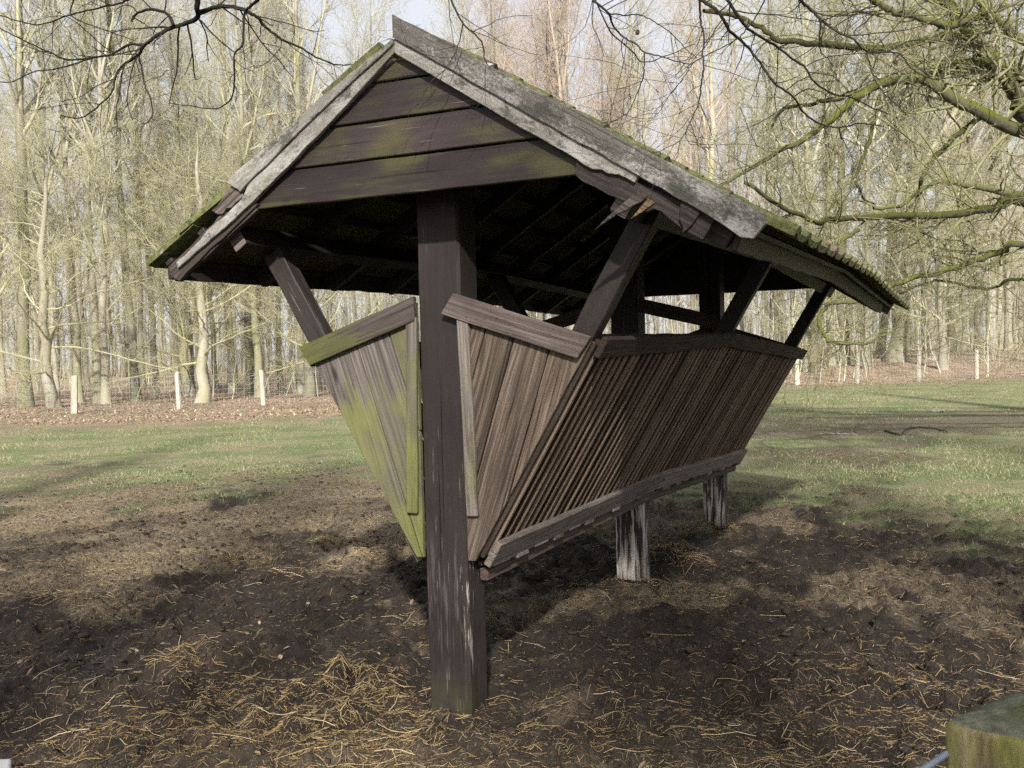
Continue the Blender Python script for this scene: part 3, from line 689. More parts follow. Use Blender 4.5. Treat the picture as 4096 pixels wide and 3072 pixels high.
for s in (-1, 1):
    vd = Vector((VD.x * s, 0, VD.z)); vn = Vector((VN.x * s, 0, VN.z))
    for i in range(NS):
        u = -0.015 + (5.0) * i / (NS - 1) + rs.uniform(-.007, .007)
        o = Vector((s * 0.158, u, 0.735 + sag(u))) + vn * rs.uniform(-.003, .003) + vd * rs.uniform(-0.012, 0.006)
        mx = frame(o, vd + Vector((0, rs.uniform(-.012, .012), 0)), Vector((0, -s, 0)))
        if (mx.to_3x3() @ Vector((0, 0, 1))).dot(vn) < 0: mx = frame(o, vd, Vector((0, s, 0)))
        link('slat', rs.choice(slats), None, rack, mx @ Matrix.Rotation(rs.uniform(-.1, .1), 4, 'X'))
    # top rail in two lengths that meet at a kink, bottom rail
    off = vn * 0.043
    for ua, ub in ((-0.055, 2.285), (2.288, 5.06)):
        a = Vector((s * 0.700, ua, 1.632 + sag(ua))) + off; b = Vector((s * 0.700, ub, 1.632 + sag(ub))) + off
        if s > 0: a.z += 0.006 if ua < 0 else 0.022; b.z += 0.022 if ua < 0 else -0.004
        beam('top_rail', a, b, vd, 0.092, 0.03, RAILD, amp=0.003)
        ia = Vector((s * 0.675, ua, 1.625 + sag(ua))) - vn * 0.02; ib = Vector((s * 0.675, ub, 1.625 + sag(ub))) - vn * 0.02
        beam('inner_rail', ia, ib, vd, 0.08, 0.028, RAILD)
    for ua, ub in ((-0.03, 2.46), (2.463, 5.02)):
        a = Vector((s * 0.164, ua, 0.742 + sag(ua))) + off; b = Vector((s * 0.164, ub, 0.742 + sag(ub))) + off
        beam('bottom_rail', a, b, vd, 0.125, 0.034, RAIL, amp=0.003)
    # edge strip between the end planks and the slats
    a = Vector((s * 0.150, -0.045, 0.715)); b = a + vd * 1.08
    beam('corner_strip', a + vn * 0.006, b + vn * 0.006, vn, 0.03, 0.03, RAILD, amp=0.003)
# trough floor boards resting on bearers
for i in range(22):
    u = 0.10 + i * 0.222
    if abs(u - 2.5) < 0.11 or abs(u - 4.8) < 0.11: u += 0.14
    beam('floor_board', L(-0.19, u, 0.665 - 0.012 * (i % 2)), L(0.19, u, 0.665 - 0.012 * (i % 2)), (0, 1, 0), 0.12 if i % 2 else 0.16, 0.022, RAIL if i % 3 else PLANK)
for s in (-1, 1):
    beam('bearer', L(s * 0.13, 0.02, 0.615), L(s * 0.13, 2.41, 0.615), (0, 0, 1), 0.055, 0.04, RAILD)
    beam('bearer', L(s * 0.13, 2.41, 0.615), L(s * 0.13, 4.95, 0.615), (0, 0, 1), 0.055, 0.04, RAILD)

# ------------------------------------------------------------------ tubes for trees
def tubes(groups):
    """groups: list of (pts[M,N,3], rad[M,N], sides) -> verts, [quads]"""
    VV = []; FF = []; base = 0
    for pts, rad, k in groups:
        Mn, N = rad.shape
        t = np.gradient(pts, axis=1); t /= np.linalg.norm(t, axis=2, keepdims=True) + 1e-9
        ov = pts[:, -1] - pts[:, 0]; ov /= np.linalg.norm(ov, axis=1, keepdims=True) + 1e-9
        ref = np.where((np.abs(ov[:, 2]) > 0.8)[:, None], np.array([[1.0, 0, 0]]), np.array([[0, 0, 1.0]]))
        ref = np.repeat(ref[:, None, :], N, 1)
        n1 = np.cross(t, ref); n1 /= np.linalg.norm(n1, axis=2, keepdims=True) + 1e-9; n2 = np.cross(t, n1)
        an = np.arange(k) * 2 * np.pi / k
        V = pts[:, :, None, :] + rad[:, :, None, None] * (np.cos(an)[None, None, :, None] * n1[:, :, None, :] + np.sin(an)[None, None, :, None] * n2[:, :, None, :])
        VV.append(V.reshape(-1, 3))
        a = (np.arange(Mn)[:, None, None] * N + np.arange(N - 1)[None, :, None]) * k + np.arange(k)[None, None, :]
        b = (np.arange(Mn)[:, None, None] * N + np.arange(N - 1)[None, :, None]) * k + ((np.arange(k) + 1) % k)[None, None, :]
        q = np.stack([a, b, b + k, a + k], -1).reshape(-1, 4) + base
        FF.append(q); base += Mn * N * k
    return np.concatenate(VV), FF
def tube_mesh(name, groups):
    v, f = tubes(groups); return np_mesh(name, v, f, True)

def grow(par, prad, n, t0, t1, ang, length, K, wob, trop, r, rr=0.55, rmin=0.003, taper=0.25, lenpow=0.7, flat=0.0):
    """children of polylines par[M,N,3]; returns pts[M*n,K,3], rad"""
    Mn, N, _ = par.shape
    t = t0 + (t1 - t0) * (np.arange(n)[None, :] + r.random((Mn, n))) / n
    f = t * (N - 1); i = np.clip(f.astype(int), 0, N - 2); w = (f - i)[..., None]; m = np.arange(Mn)[:, None]
    st = par[m, i] * (1 - w) + par[m, i + 1] * w
    tg = par[m, i + 1] - par[m, i]; tg /= np.linalg.norm(tg, axis=2, keepdims=True) + 1e-9
    pr = prad[m, i] * (1 - w[..., 0]) + prad[m, i + 1] * w[..., 0]
    rv = r.normal(size=(Mn, n, 3)); rv[..., 2] *= (1 - flat); pe = rv - (rv * tg).sum(2, keepdims=True) * tg; pe /= np.linalg.norm(pe, axis=2, keepdims=True) + 1e-9
    a = r.uniform(ang[0], ang[1], (Mn, n, 1)); d = np.cos(a) * tg + np.sin(a) * pe
    ln = r.uniform(length[0], length[1], (Mn, n)) * (1 - lenpow * t)
    st = st.reshape(-1, 3); d = d.reshape(-1, 3); ln = ln.reshape(-1); pr = pr.reshape(-1)
    pts = [st]; p = st
    for k in range(1, K):
        d = d + r.normal(size=d.shape) * wob + np.array([0, 0, trop]); d /= np.linalg.norm(d, axis=1, keepdims=True)
        p = p + d * (ln / (K - 1))[:, None]; pts.append(p)
    r0 = np.maximum(pr * rr * r.uniform(0.7, 1.1, pr.shape), rmin)
    tt = np.linspace(0, 1, K)[None, :]
    rad = np.maximum(r0[:, None] * (1 - (1 - taper) * tt), rmin * 0.55)
    return np.stack(pts, 1), rad

def beech(seed, H=24.0, r0=0.25, low=0.30, n1=24, tw=True, spread=(0.5, 1.0), len1=(4.0, 8.0), trop=0.09, n3=6, n4=3, wobt=0.025, thick=1.0):
    r = np.random.default_rng(seed); K = 22
    z = np.linspace(0, 1, K); wx = np.cumsum(r.normal(0, wobt, K)) * H / K * 2.2; wy = np.cumsum(r.normal(0, wobt, K)) * H / K * 2.2
    wx -= wx[0]; wy -= wy[0]
    tp = np.stack([wx, wy, z * H - 0.15], 1)[None]
    trd = (r0 * (1 - z) ** 0.75 + 0.02 + r0 * 0.55 * np.exp(-z * H / 0.35))[None]
    b1, q1 = grow(tp, trd, n1, low, 0.97, spread, len1, 10, 0.13, trop, r, 0.5, 0.02 * thick, 0.2, 0.62)
    b2, q2 = grow(b1, q1, 8, 0.15, 1.0, (0.4, 1.0), (1.2, 3.4), 6, 0.17, trop * 0.8, r, 0.55, 0.010 * thick, 0.25, 0.5)
    g = [(b1, q1, 5), (b2, q2, 4)]
    b3, q3 = grow(b2, q2, n3, 0.1, 1.0, (0.4, 1.1), (0.5, 1.5), 4, 0.22, 0.05, r, 0.6, 0.0065 * thick, 0.4, 0.4)
    g.append((b3, q3, 3))
    b4, q4 = grow(b3, q3, n4, 0.1, 1.0, (0.4, 1.1), (0.25, 0.8), 3, 0.25, 0.05, r, 0.7, 0.0045 * thick, 0.5, 0.3)
    g.append((b4, q4, 3))
    # fork: secondary leader
    f1, fr = grow(tp, trd, 2, 0.35, 0.7, (0.25, 0.45), (7, 11), 10, 0.08, 0.15, r, 0.7, 0.03, 0.2, 0.3)
    f2, fr2 = grow(f1, fr, 10, 0.2, 1.0, (0.4, 0.9), (1.5, 3.5), 6, 0.16, 0.1, r, 0.5, 0.011, 0.25, 0.5)
    f3, fr3 = grow(f2, fr2, n3, 0.1, 1.0, (0.4, 1.1), (0.5, 1.4), 4, 0.2, 0.05, r, 0.6, 0.0065, 0.4, 0.4)
    f4, fr4 = grow(f3, fr3, 3, 0.1, 1.0, (0.4, 1.1), (0.25, 0.7), 3, 0.25, 0.05, r, 0.7, 0.0045, 0.5, 0.3)
    g += [(f1, fr, 6), (f2, fr2, 4), (f3, fr3, 3), (f4, fr4, 3)]
    return tube_mesh('trunk', [(tp, trd, 12)]), tube_mesh('crown', g), r0
def spreading(seed, H=12.0, r0=0.24, n1=30):
    """edge-of-wood tree: limbs from low down, dense fine twigs"""
    r = np.random.default_rng(seed); K = 16; z = np.linspace(0, 1, K)
    tp = np.stack([np.cumsum(r.normal(0, .05, K)) * H / K * 2, np.cumsum(r.normal(0, .05, K)) * H / K * 2, z * H - 0.15], 1); tp[:, :2] -= tp[0, :2]; tp = tp[None]
    trd = (r0 * (1 - z) ** 0.8 + 0.02 + r0 * 0.5 * np.exp(-z * H / 0.35))[None]
    b1, q1 = grow(tp, trd, n1, 0.14, 0.97, (0.9, 1.5), (4.5, 7.5), 11, 0.16, 0.02, r, 0.27, 0.015, 0.18, 0.45, 0.3)
    b2, q2 = grow(b1, q1, 9, 0.12, 1.0, (0.5, 1.2), (1.0, 3.0), 6, 0.22, 0.03, r, 0.5, 0.009, 0.25, 0.4)
    b3, q3 = grow(b2, q2, 8, 0.08, 1.0, (0.5, 1.2), (0.4, 1.2), 4, 0.28, 0.04, r, 0.6, 0.006, 0.4, 0.3)
    b4, q4 = grow(b3, q3, 5, 0.1, 1.0, (0.5, 1.2), (0.2, 0.6), 3, 0.3, 0.03, r, 0.7, 0.0042, 0.5, 0.2)
    return tube_mesh('trunk', [(tp, trd, 12)]), tube_mesh('crown', [(b1, q1, 6), (b2, q2, 4), (b3, q3, 3), (b4, q4, 3)]), r0

protos = [beech(1, 25, 0.25, 0.28, 24), beech(2, 23, 0.24, 0.22, 26, len1=(3.5, 7.0)), beech(3, 27, 0.26, 0.36, 22), beech(4, 22, 0.22, 0.18, 26, spread=(0.6, 1.2), len1=(3.0, 6.0), trop=0.06)]
pinks = [beech(9, 23, 0.17, 0.2, 26, spread=(0.5, 1.0), len1=(3.5, 7.5), trop=0.08)]
edges = [spreading(21), spreading(22, 10.5, 0.2)]
for i, (a, b, _) in enumerate(protos):
    a.materials.append(BARK); b.materials.append(BARKTW)
for a, b, _ in pinks: a.materials.append(BARK); b.materials.append(BARKPINK)
for a, b, _ in edges: a.materials.append(BARK); b.materials.append(BARKMTW)
trng = random.Random(77)
def place_tree(proto, x, y, diam, hs, label, group=None, lean=(0, 0), name='beech_tree', cat='tree'):
    tm, cm, r0 = proto
    e = empty(name, (x, y, float(gz(x, y)[0])), trng.uniform(0, 6.28))
    e.rotation_euler = (lean[0], lean[1], e.rotation_euler[2])
    k = diam / (2 * r0 * 1.0)
    kk = min(max(k, 0.6), 1.9)
    t = link('trunk', tm, None, e); c = link('crown', cm, None, e)
    e.scale = (hs * (0.6 + 0.4 * kk), hs * (0.6 + 0.4 * kk), hs)
    fx = kk / (hs * (0.6 + 0.4 * kk)); t.scale = (fx, fx, 1)
    tag(e, label, cat, group); return e

# trees of the first rows, placed from their feet in the photograph
left = [(104, 1628, 0.50, 1.05, 'thick mossy-footed beech trunk nearest the left edge of the picture'), (168, 1587, 0.32, 1, 'slim pale trunk just right of the thick mossy-footed beech'),
        (316, 1610, 0.30, 1, 'leaning pale trunk directly behind the leftmost fence post'), (398, 1612, 0.40, 0.95, 'left stem of the close pair of trunks right of the leftmost fence post'),
        (425, 1616, 0.34, 0.9, 'right stem of the close pair of trunks right of the leftmost fence post'), (545, 1607, 0.36, 1, 'straight olive trunk midway between the two leftmost fence posts'),
        (770, 1582, 0.27, 1, 'slim pinkish trunk just right of the second fence post'), (862, 1553, 0.28, 1, 'slender trunk halfway between the second and third fence posts'),
        (934, 1572, 0.42, 1.1, 'smooth pale green trunk left of the third fence post'), (1003, 1578, 0.42, 1, 'pale green forked trunk with a swollen side left of the third fence post'),
        (1038, 1592, 0.34, 0.9, 'broad-footed pale trunk right beside the third fence post'), (1206, 1576, 0.40, 1, 'pale trunk with grassy foot under the left roof corner'),
        (1245, 1532, 0.28, 1, 'thin olive trunk under the left roof corner beside the grassy-footed one'), (1272, 1556, 0.33, 1, 'trunk seen just left of the green algae-stained planks')]
for px, py, d, h, lb in left:
    p = on_ground(px, py); pr = trng.choice(protos)
    place_tree(pr, p[0], p[1], d * 0.9, h, lb, 'beeches along the fence on the left', (trng.uniform(-.03, .03), trng.uniform(-.04, .04)))
right = [(3325, 1498, 0.36, 'trunk behind the fence nearest the right end of the rack'), (3384, 1496, 0.52, 'pale trunk between the first two fence posts right of the rack'), (3352, 1484, 0.36, 'dull trunk beside the pale one right of the rack'),
         (3522, 1488, 0.42, 'dark olive trunk just left of the stout leaning tree on the right'), (3583, 1492, 0.80, 'stout pale leaning tree behind the fence on the right'), (3704, 1487, 0.24, 'thin left stem of the twin trunks right of the stout leaning tree'),
         (3728, 1487, 0.44, 'right stem of the twin trunks right of the stout leaning tree'), (3760, 1460, 0.42, 'grey trunk in front of the white board on the right'), (3808, 1442, 0.55, 'yellowish curved trunk right of the white board'),
         (3918, 1430, 0.42, 'trunk on the bank above the rightmost fence post'), (3971, 1430, 0.46, 'second trunk on the bank right of the rightmost fence post'), (4035, 1400, 0.36, 'last trunk on the bank by the right edge'),
         (3232, 1505, 0.38, 'shaded trunk partly hidden by the right end of the rack')]
for i, (px, py, d, lb) in enumerate(right):
    p = on_ground(px, py); d0 = min(p[1], 62.0) 
    q = EYEP + ray(px, py) * d0; x, y = q[0], q[1]
    place_tree(protos[i % 4], x, y, d * d0 / 60.0 * 1.15, 1.0, lb, 'beeches along the fence on the right', (trng.uniform(-.03, .03), 0.10 if 'leaning' in lb else trng.uniform(-.04, .04)))
# low-branched trees on the edge of the wood, left and right
for x, y, h, lb in ((-17.5, 38.5, 0.95, 'low-branched twiggy tree at the far left behind the fence'), (-12.2, 39.5, 0.9, 'bushy tangle-branched tree behind the gap of the two leftmost posts'), (-22.5, 40.5, 1.05, 'wide-limbed mossy tree reaching in from the left edge'),
                    (-8.6, 42.5, 0.85, 'twisted ivy-like tree behind the second fence post'), (21.5, 50, 0.9, 'low twiggy tree on the right bank'), (15.8, 52.5, 0.8, 'low spreading tree beside the stout leaning one'), (27.0, 47, 0.9, 'low spreading tree at the far right edge'), (-15, 47, 1.0, 'spreading tree deeper behind the left gap')):
    place_tree(trng.choice(edges), x, y, 0.42, h, lb, 'low-branched trees at the edge of the wood', (0, 0), 'spreading_tree')
# the wood behind
def sector(x, y, pink):
    d = np.array([x, y, 0.0]) - EYEP; px = 2048 + 4025 * (d @ _R) / (d @ _F)
    names = [(300, 'left of the leftmost fence post'), (717, 'between the first and second fence posts from the left'), (1053, 'between the second and third fence posts from the left'), (1400, 'behind the left roof corner'),
             (1750, 'above the left roof slope near the ridge'), (2300, 'above the right roof slope near the ridge'), (2900, 'above the broken roof edge'), (3187, 'behind the right end of the rack'),
             (3428, 'between the first two fence posts right of the rack'), (3675, 'around the stout leaning tree on the right'), (3905, 'around the white board on the right'), (1e9, 'right of the rightmost fence post')]
    w = next(n_ for lim, n_ in names if px < lim)
    t = ('reddish-twigged' if pink else 'olive-grey') + (' beech' if y < 75 else ' distant beech')
    return f'{t} in the wood {w}', f'{t}es {w}'
n = 0; spots = []
while n < 88 and len(spots) < 4000:
    y = trng.uniform(44, 108); x = trng.uniform(-0.60, 0.60) * y
    spots.append(1)
    if any((x - a) ** 2 + (y - b) ** 2 < 5.0 for a, b in getattr(place_tree, 'done', [])): continue
    place_tree.done = getattr(place_tree, 'done', []) + [(x, y)]
    if n > 70: y = trng.uniform(60, 100); x = trng.uniform(-0.02, 0.2) * y
    pr = pinks[0] if (-0.02 < x / y < 0.22 and trng.random() < 0.75) or trng.random() < 0.12 else trng.choice(protos)
    place_tree(pr, x, y, trng.uniform(0.20, 0.42), trng.uniform(0.85, 1.15), *sector(x, y, pr is pinks[0]), (trng.uniform(-.05, .05), trng.uniform(-.05, .05)))
    n += 1
# far wood: one mass of stems and brush
fr = np.random.default_rng(99)
Nf = 520; yy = fr.uniform(108, 190, Nf); xx = fr.uniform(-0.62, 0.62, Nf) * yy
zt = np.linspace(0, 1, 6); Hf = fr.uniform(14, 24, Nf)
fp = np.stack([xx[:, None] + fr.normal(0, .25, (Nf, 6)) * zt * 2, yy[:, None] + 0 * zt[None], gz(xx, yy)[:, None] - .2 + Hf[:, None] * zt[None]], 2)
fq = fr.uniform(0.10, 0.22, Nf)[:, None] * (1 - 0.8 * zt)[None] + 0.02
f1, g1 = grow(fp, fq, 16, 0.15, 1.0, (0.4, 1.1), (2.5, 6.0), 4, 0.2, 0.08, fr, 0.45, 0.03, 0.3, 0.5)
f2, g2 = grow(f1, g1, 3, 0.15, 1.0, (0.4, 1.0), (0.8, 2.4), 3, 0.2, 0.06, fr, 0.5, 0.018, 0.4, 0.3)
tag(link('far_wood', tube_mesh('far_wood', [(fp, fq, 5), (f1, g1, 3), (f2, g2, 3)]), FARBARK), 'grey-brown mass of distant bare trees', 'wood', kind='stuff')
# undergrowth saplings between the trunks: thin upright sticks
Ns = 900; yy = fr.uniform(42, 120, Ns); xx = fr.uniform(-0.62, 0.62, Ns) * yy; zt = np.linspace(0, 1, 5); Hs = fr.uniform(1.5, 6.5, Ns)
sp_ = np.stack([xx[:, None] + np.cumsum(fr.normal(0, .12, (Ns, 5)), 1), yy[:, None] + np.cumsum(fr.normal(0, .12, (Ns, 5)), 1), gz(xx, yy)[:, None] - .1 + Hs[:, None] * zt[None]], 2)
sq_ = fr.uniform(0.015, 0.045, Ns)[:, None] * (1 - .75 * zt)[None]
s1, t1_ = grow(sp_, sq_, 9, 0.15, 1.0, (0.4, 1.0), (0.6, 1.8), 4, 0.2, 0.08, fr, 0.5, 0.008, 0.4, 0.5)
s2, t2_ = grow(s1, t1_, 3, 0.15, 1.0, (0.4, 1.0), (0.3, 0.9), 3, 0.2, 0.08, fr, 0.6, 0.006, 0.4, 0.5)
tag(link('undergrowth', tube_mesh('undergrowth', [(sp_, sq_, 4), (s1, t1_, 3), (s2, t2_, 3)]), BARKTW), 'thin saplings and brushwood between the trunks', 'undergrowth', kind='stuff')

# ------------------------------------------------------------------ mossy tree on the right, limbs reaching into the picture
def to3(px_list, d0, d1, wav=0.4, seed=0):
    r = np.random.default_rng(seed); n = len(px_list); ph = r.uniform(0, 6)
    return np.array([at_depth(x, y, d0 + (d1 - d0) * i / (n - 1) + wav * math.sin(i * 1.1 + ph)) for i, (x, y) in enumerate(px_list)])
def smooth(p, r, n=4, seed=0, jit=0.0):
    """Catmull-Rom resample"""
    p = np.asarray(p, float); N = len(p); q = np.vstack([2 * p[0] - p[1], p, 2 * p[-1] - p[-2]]); out = []; rr = []
    for i in range(N - 1):
        for j in range(n):
            t = j / n; a, b, c, d = q[i], q[i + 1], q[i + 2], q[i + 3]
            out.append(0.5 * ((2 * b) + (-a + c) * t + (2 * a - 5 * b + 4 * c - d) * t * t + (-a + 3 * b - 3 * c + d) * t ** 3)); rr.append(r[0] + (r[1] - r[0]) * ((i + t) / (N - 1)) ** 0.8)
    out.append(p[-1]); rr.append(r[1]); out = np.array(out)
    if jit: out[1:-1] += np.random.default_rng(seed).normal(0, jit, out[1:-1].shape)
    return out[None], np.array(rr)[None]
def c3(l): return [(2896 + .5425 * x, .5425 * y) for x, y in l]
def c4(l): return [(2896 + .5425 * x, 800 + .5425 * y) for x, y in l]
TRX, TRY = 11.6, 15.5
mtree = empty('mossy_tree', (TRX, TRY, float(gz(TRX, TRY)[0])))
tag(mtree, 'old tree off to the right whose mossy limbs reach over the roof', 'tree')
base = np.array(mtree.location)
tz = np.linspace(0, 1, 14); tpt = np.stack([0.25 * np.sin(tz * 3), 0.2 * np.sin(tz * 4 + 1), tz * 11 - 0.2], 1)[None]; trr = (0.42 * (1 - tz * 0.75) + 0.25 * np.exp(-tz * 11 / 0.5))[None]
link('trunk', tube_mesh('trunk', [(tpt, trr, 16)]), BARKMOSS, mtree)
def tp_at(z): return base + np.array([0.25 * math.sin(z / 11 * 3), 0.2 * math.sin(z / 11 * 4 + 1), z])
limbs = [  # (pixel polyline from the trunk side inwards, depth start, depth end, width px start/end, height on trunk)
    (c3([(2212, 980), (1950, 860), (1700, 740), (1500, 600), (1250, 600), (1000, 700), (850, 830), (600, 1030), (400, 1120), (100, 1300), (-120, 1420)]), 14.5, 13.0, 58, 8, 3.3),
    (c3([(2212, 590), (2000, 500), (1850, 460), (1650, 500), (1450, 560), (1300, 600), (1100, 640), (850, 720), (700, 750), (450, 800), (330, 960)]), 14.8, 15.5, 50, 9, 4.0),
    (c3([(2260, 900), (2170, 720), (2090, 600), (2000, 450), (1850, 300), (1780, 190), (1650, 30), (1560, -90)]), 14.6, 15.5, 58, 40, 3.0),
    (c3([(2212, 300), (2080, 200), (1930, 110), (1750, 170), (1600, 175), (1350, 110), (1200, 60), (1080, -10), (900, -100)]), 15.0, 13.0, 40, 18, 5.0),
    (c3([(1850, 280), (1600, 270), (1350, 330), (1000, 350), (800, 330), (550, 310), (400, 290), (280, 210), (100, 120), (-150, 80)]), 15.5, 14.2, 30, 14, None),
    (c3([(1930, 115), (1905, 40), (1880, -60)]), 14.6, 14.6, 26, 22, None),
    (c4([(2212, 20), (2000, 60), (1700, 110), (1400, 115), (1100, 125), (780, 135), (680, 160), (420, 30), (150, -130)]), 14.0, 12.0, 38, 12, 1.9),
    (c4([(2212, -30), (2000, -70), (1700, -130), (1580, -140), (1450, -60), (1300, 40), (1100, 60)]), 14.3, 13.4, 24, 9, None),
    (c3([(1850, 890), (1650, 1060), (1520, 1210), (1440, 1360), (1430, 1460)]), 14.2, 14.6, 20, 12, None),
    (c4([(2212, 345), (2050, 380), (1850, 450), (1600, 530), (1400, 570), (1200, 650), (1000, 740), (780, 760), (730, 830), (700, 900), (735, 990), (800, 1050), (950, 1060), (1100, 1040), (1250, 960)]), 14.2, 12.8, 26, 7, 1.4),
    (c4([(2212, 590), (2000, 650), (1850, 640), (1600, 590), (1450, 620), (1300, 690)]), 14.6, 14.0, 14, 7, 1.2),
    (c4([(1000, 220), (880, 300), (840, 380), (780, 470)]), 12.8, 12.8, 14, 6, None),
    (c3([(1100, 900), (1070, 1050), (1010, 1200), (980, 1340), (1020, 1450), (1120, 1520)]), 13.6, 13.6, 14, 7, None),
]
lr = np.random.default_rng(31)
for li, (pl, d0, d1, w0, w1, zt_) in enumerate(limbs):
    P3 = to3(pl, d0, d1, 0.25, li)
    ra = (1.2 * w0 / 2 / 4025 * d0, 1.2 * w1 / 2 / 4025 * d1)
    if zt_ is not None:
        st = tp_at(zt_); P3 = np.vstack([st, st * 0.45 + P3[0] * 0.55 + np.array([0, 0, 0.05]), P3])
    pts, rad = smooth(P3, ra, 4, li, 0.012)
    pts = pts - base
    g = [(pts, rad, 8)]
    ln = float(np.linalg.norm(np.diff(pts[0], axis=0), axis=1).sum())
    b1, q1 = grow(pts, rad, max(4, int(ln * 4.4)), 0.08, 1.0, (0.5, 1.3), (0.7, 2.2), 8, 0.24, 0.03, lr, 0.34, 0.006, 0.3, 0.2, 0.2)
    b2, q2 = grow(b1, q1, 6, 0.15, 1.0, (0.4, 1.2), (0.3, 0.95), 6, 0.26, 0.02, lr, 0.6, 0.0036, 0.45, 0.3)
    b3, q3 = grow(b2, q2, 4, 0.15, 1.0, (0.4, 1.2), (0.12, 0.4), 4, 0.26, 0.02, lr, 0.7, 0.0026, 0.5, 0.2)
    lo = link('limb', tube_mesh('limb', [(pts, rad, 9)]), BARKMOSS, mtree)
    link('twigs', tube_mesh('twigs', [(b1, q1, 5), (b2, q2, 3), (b3, q3, 3)]), BARKMT2, lo)['kind'] = 'stuff'

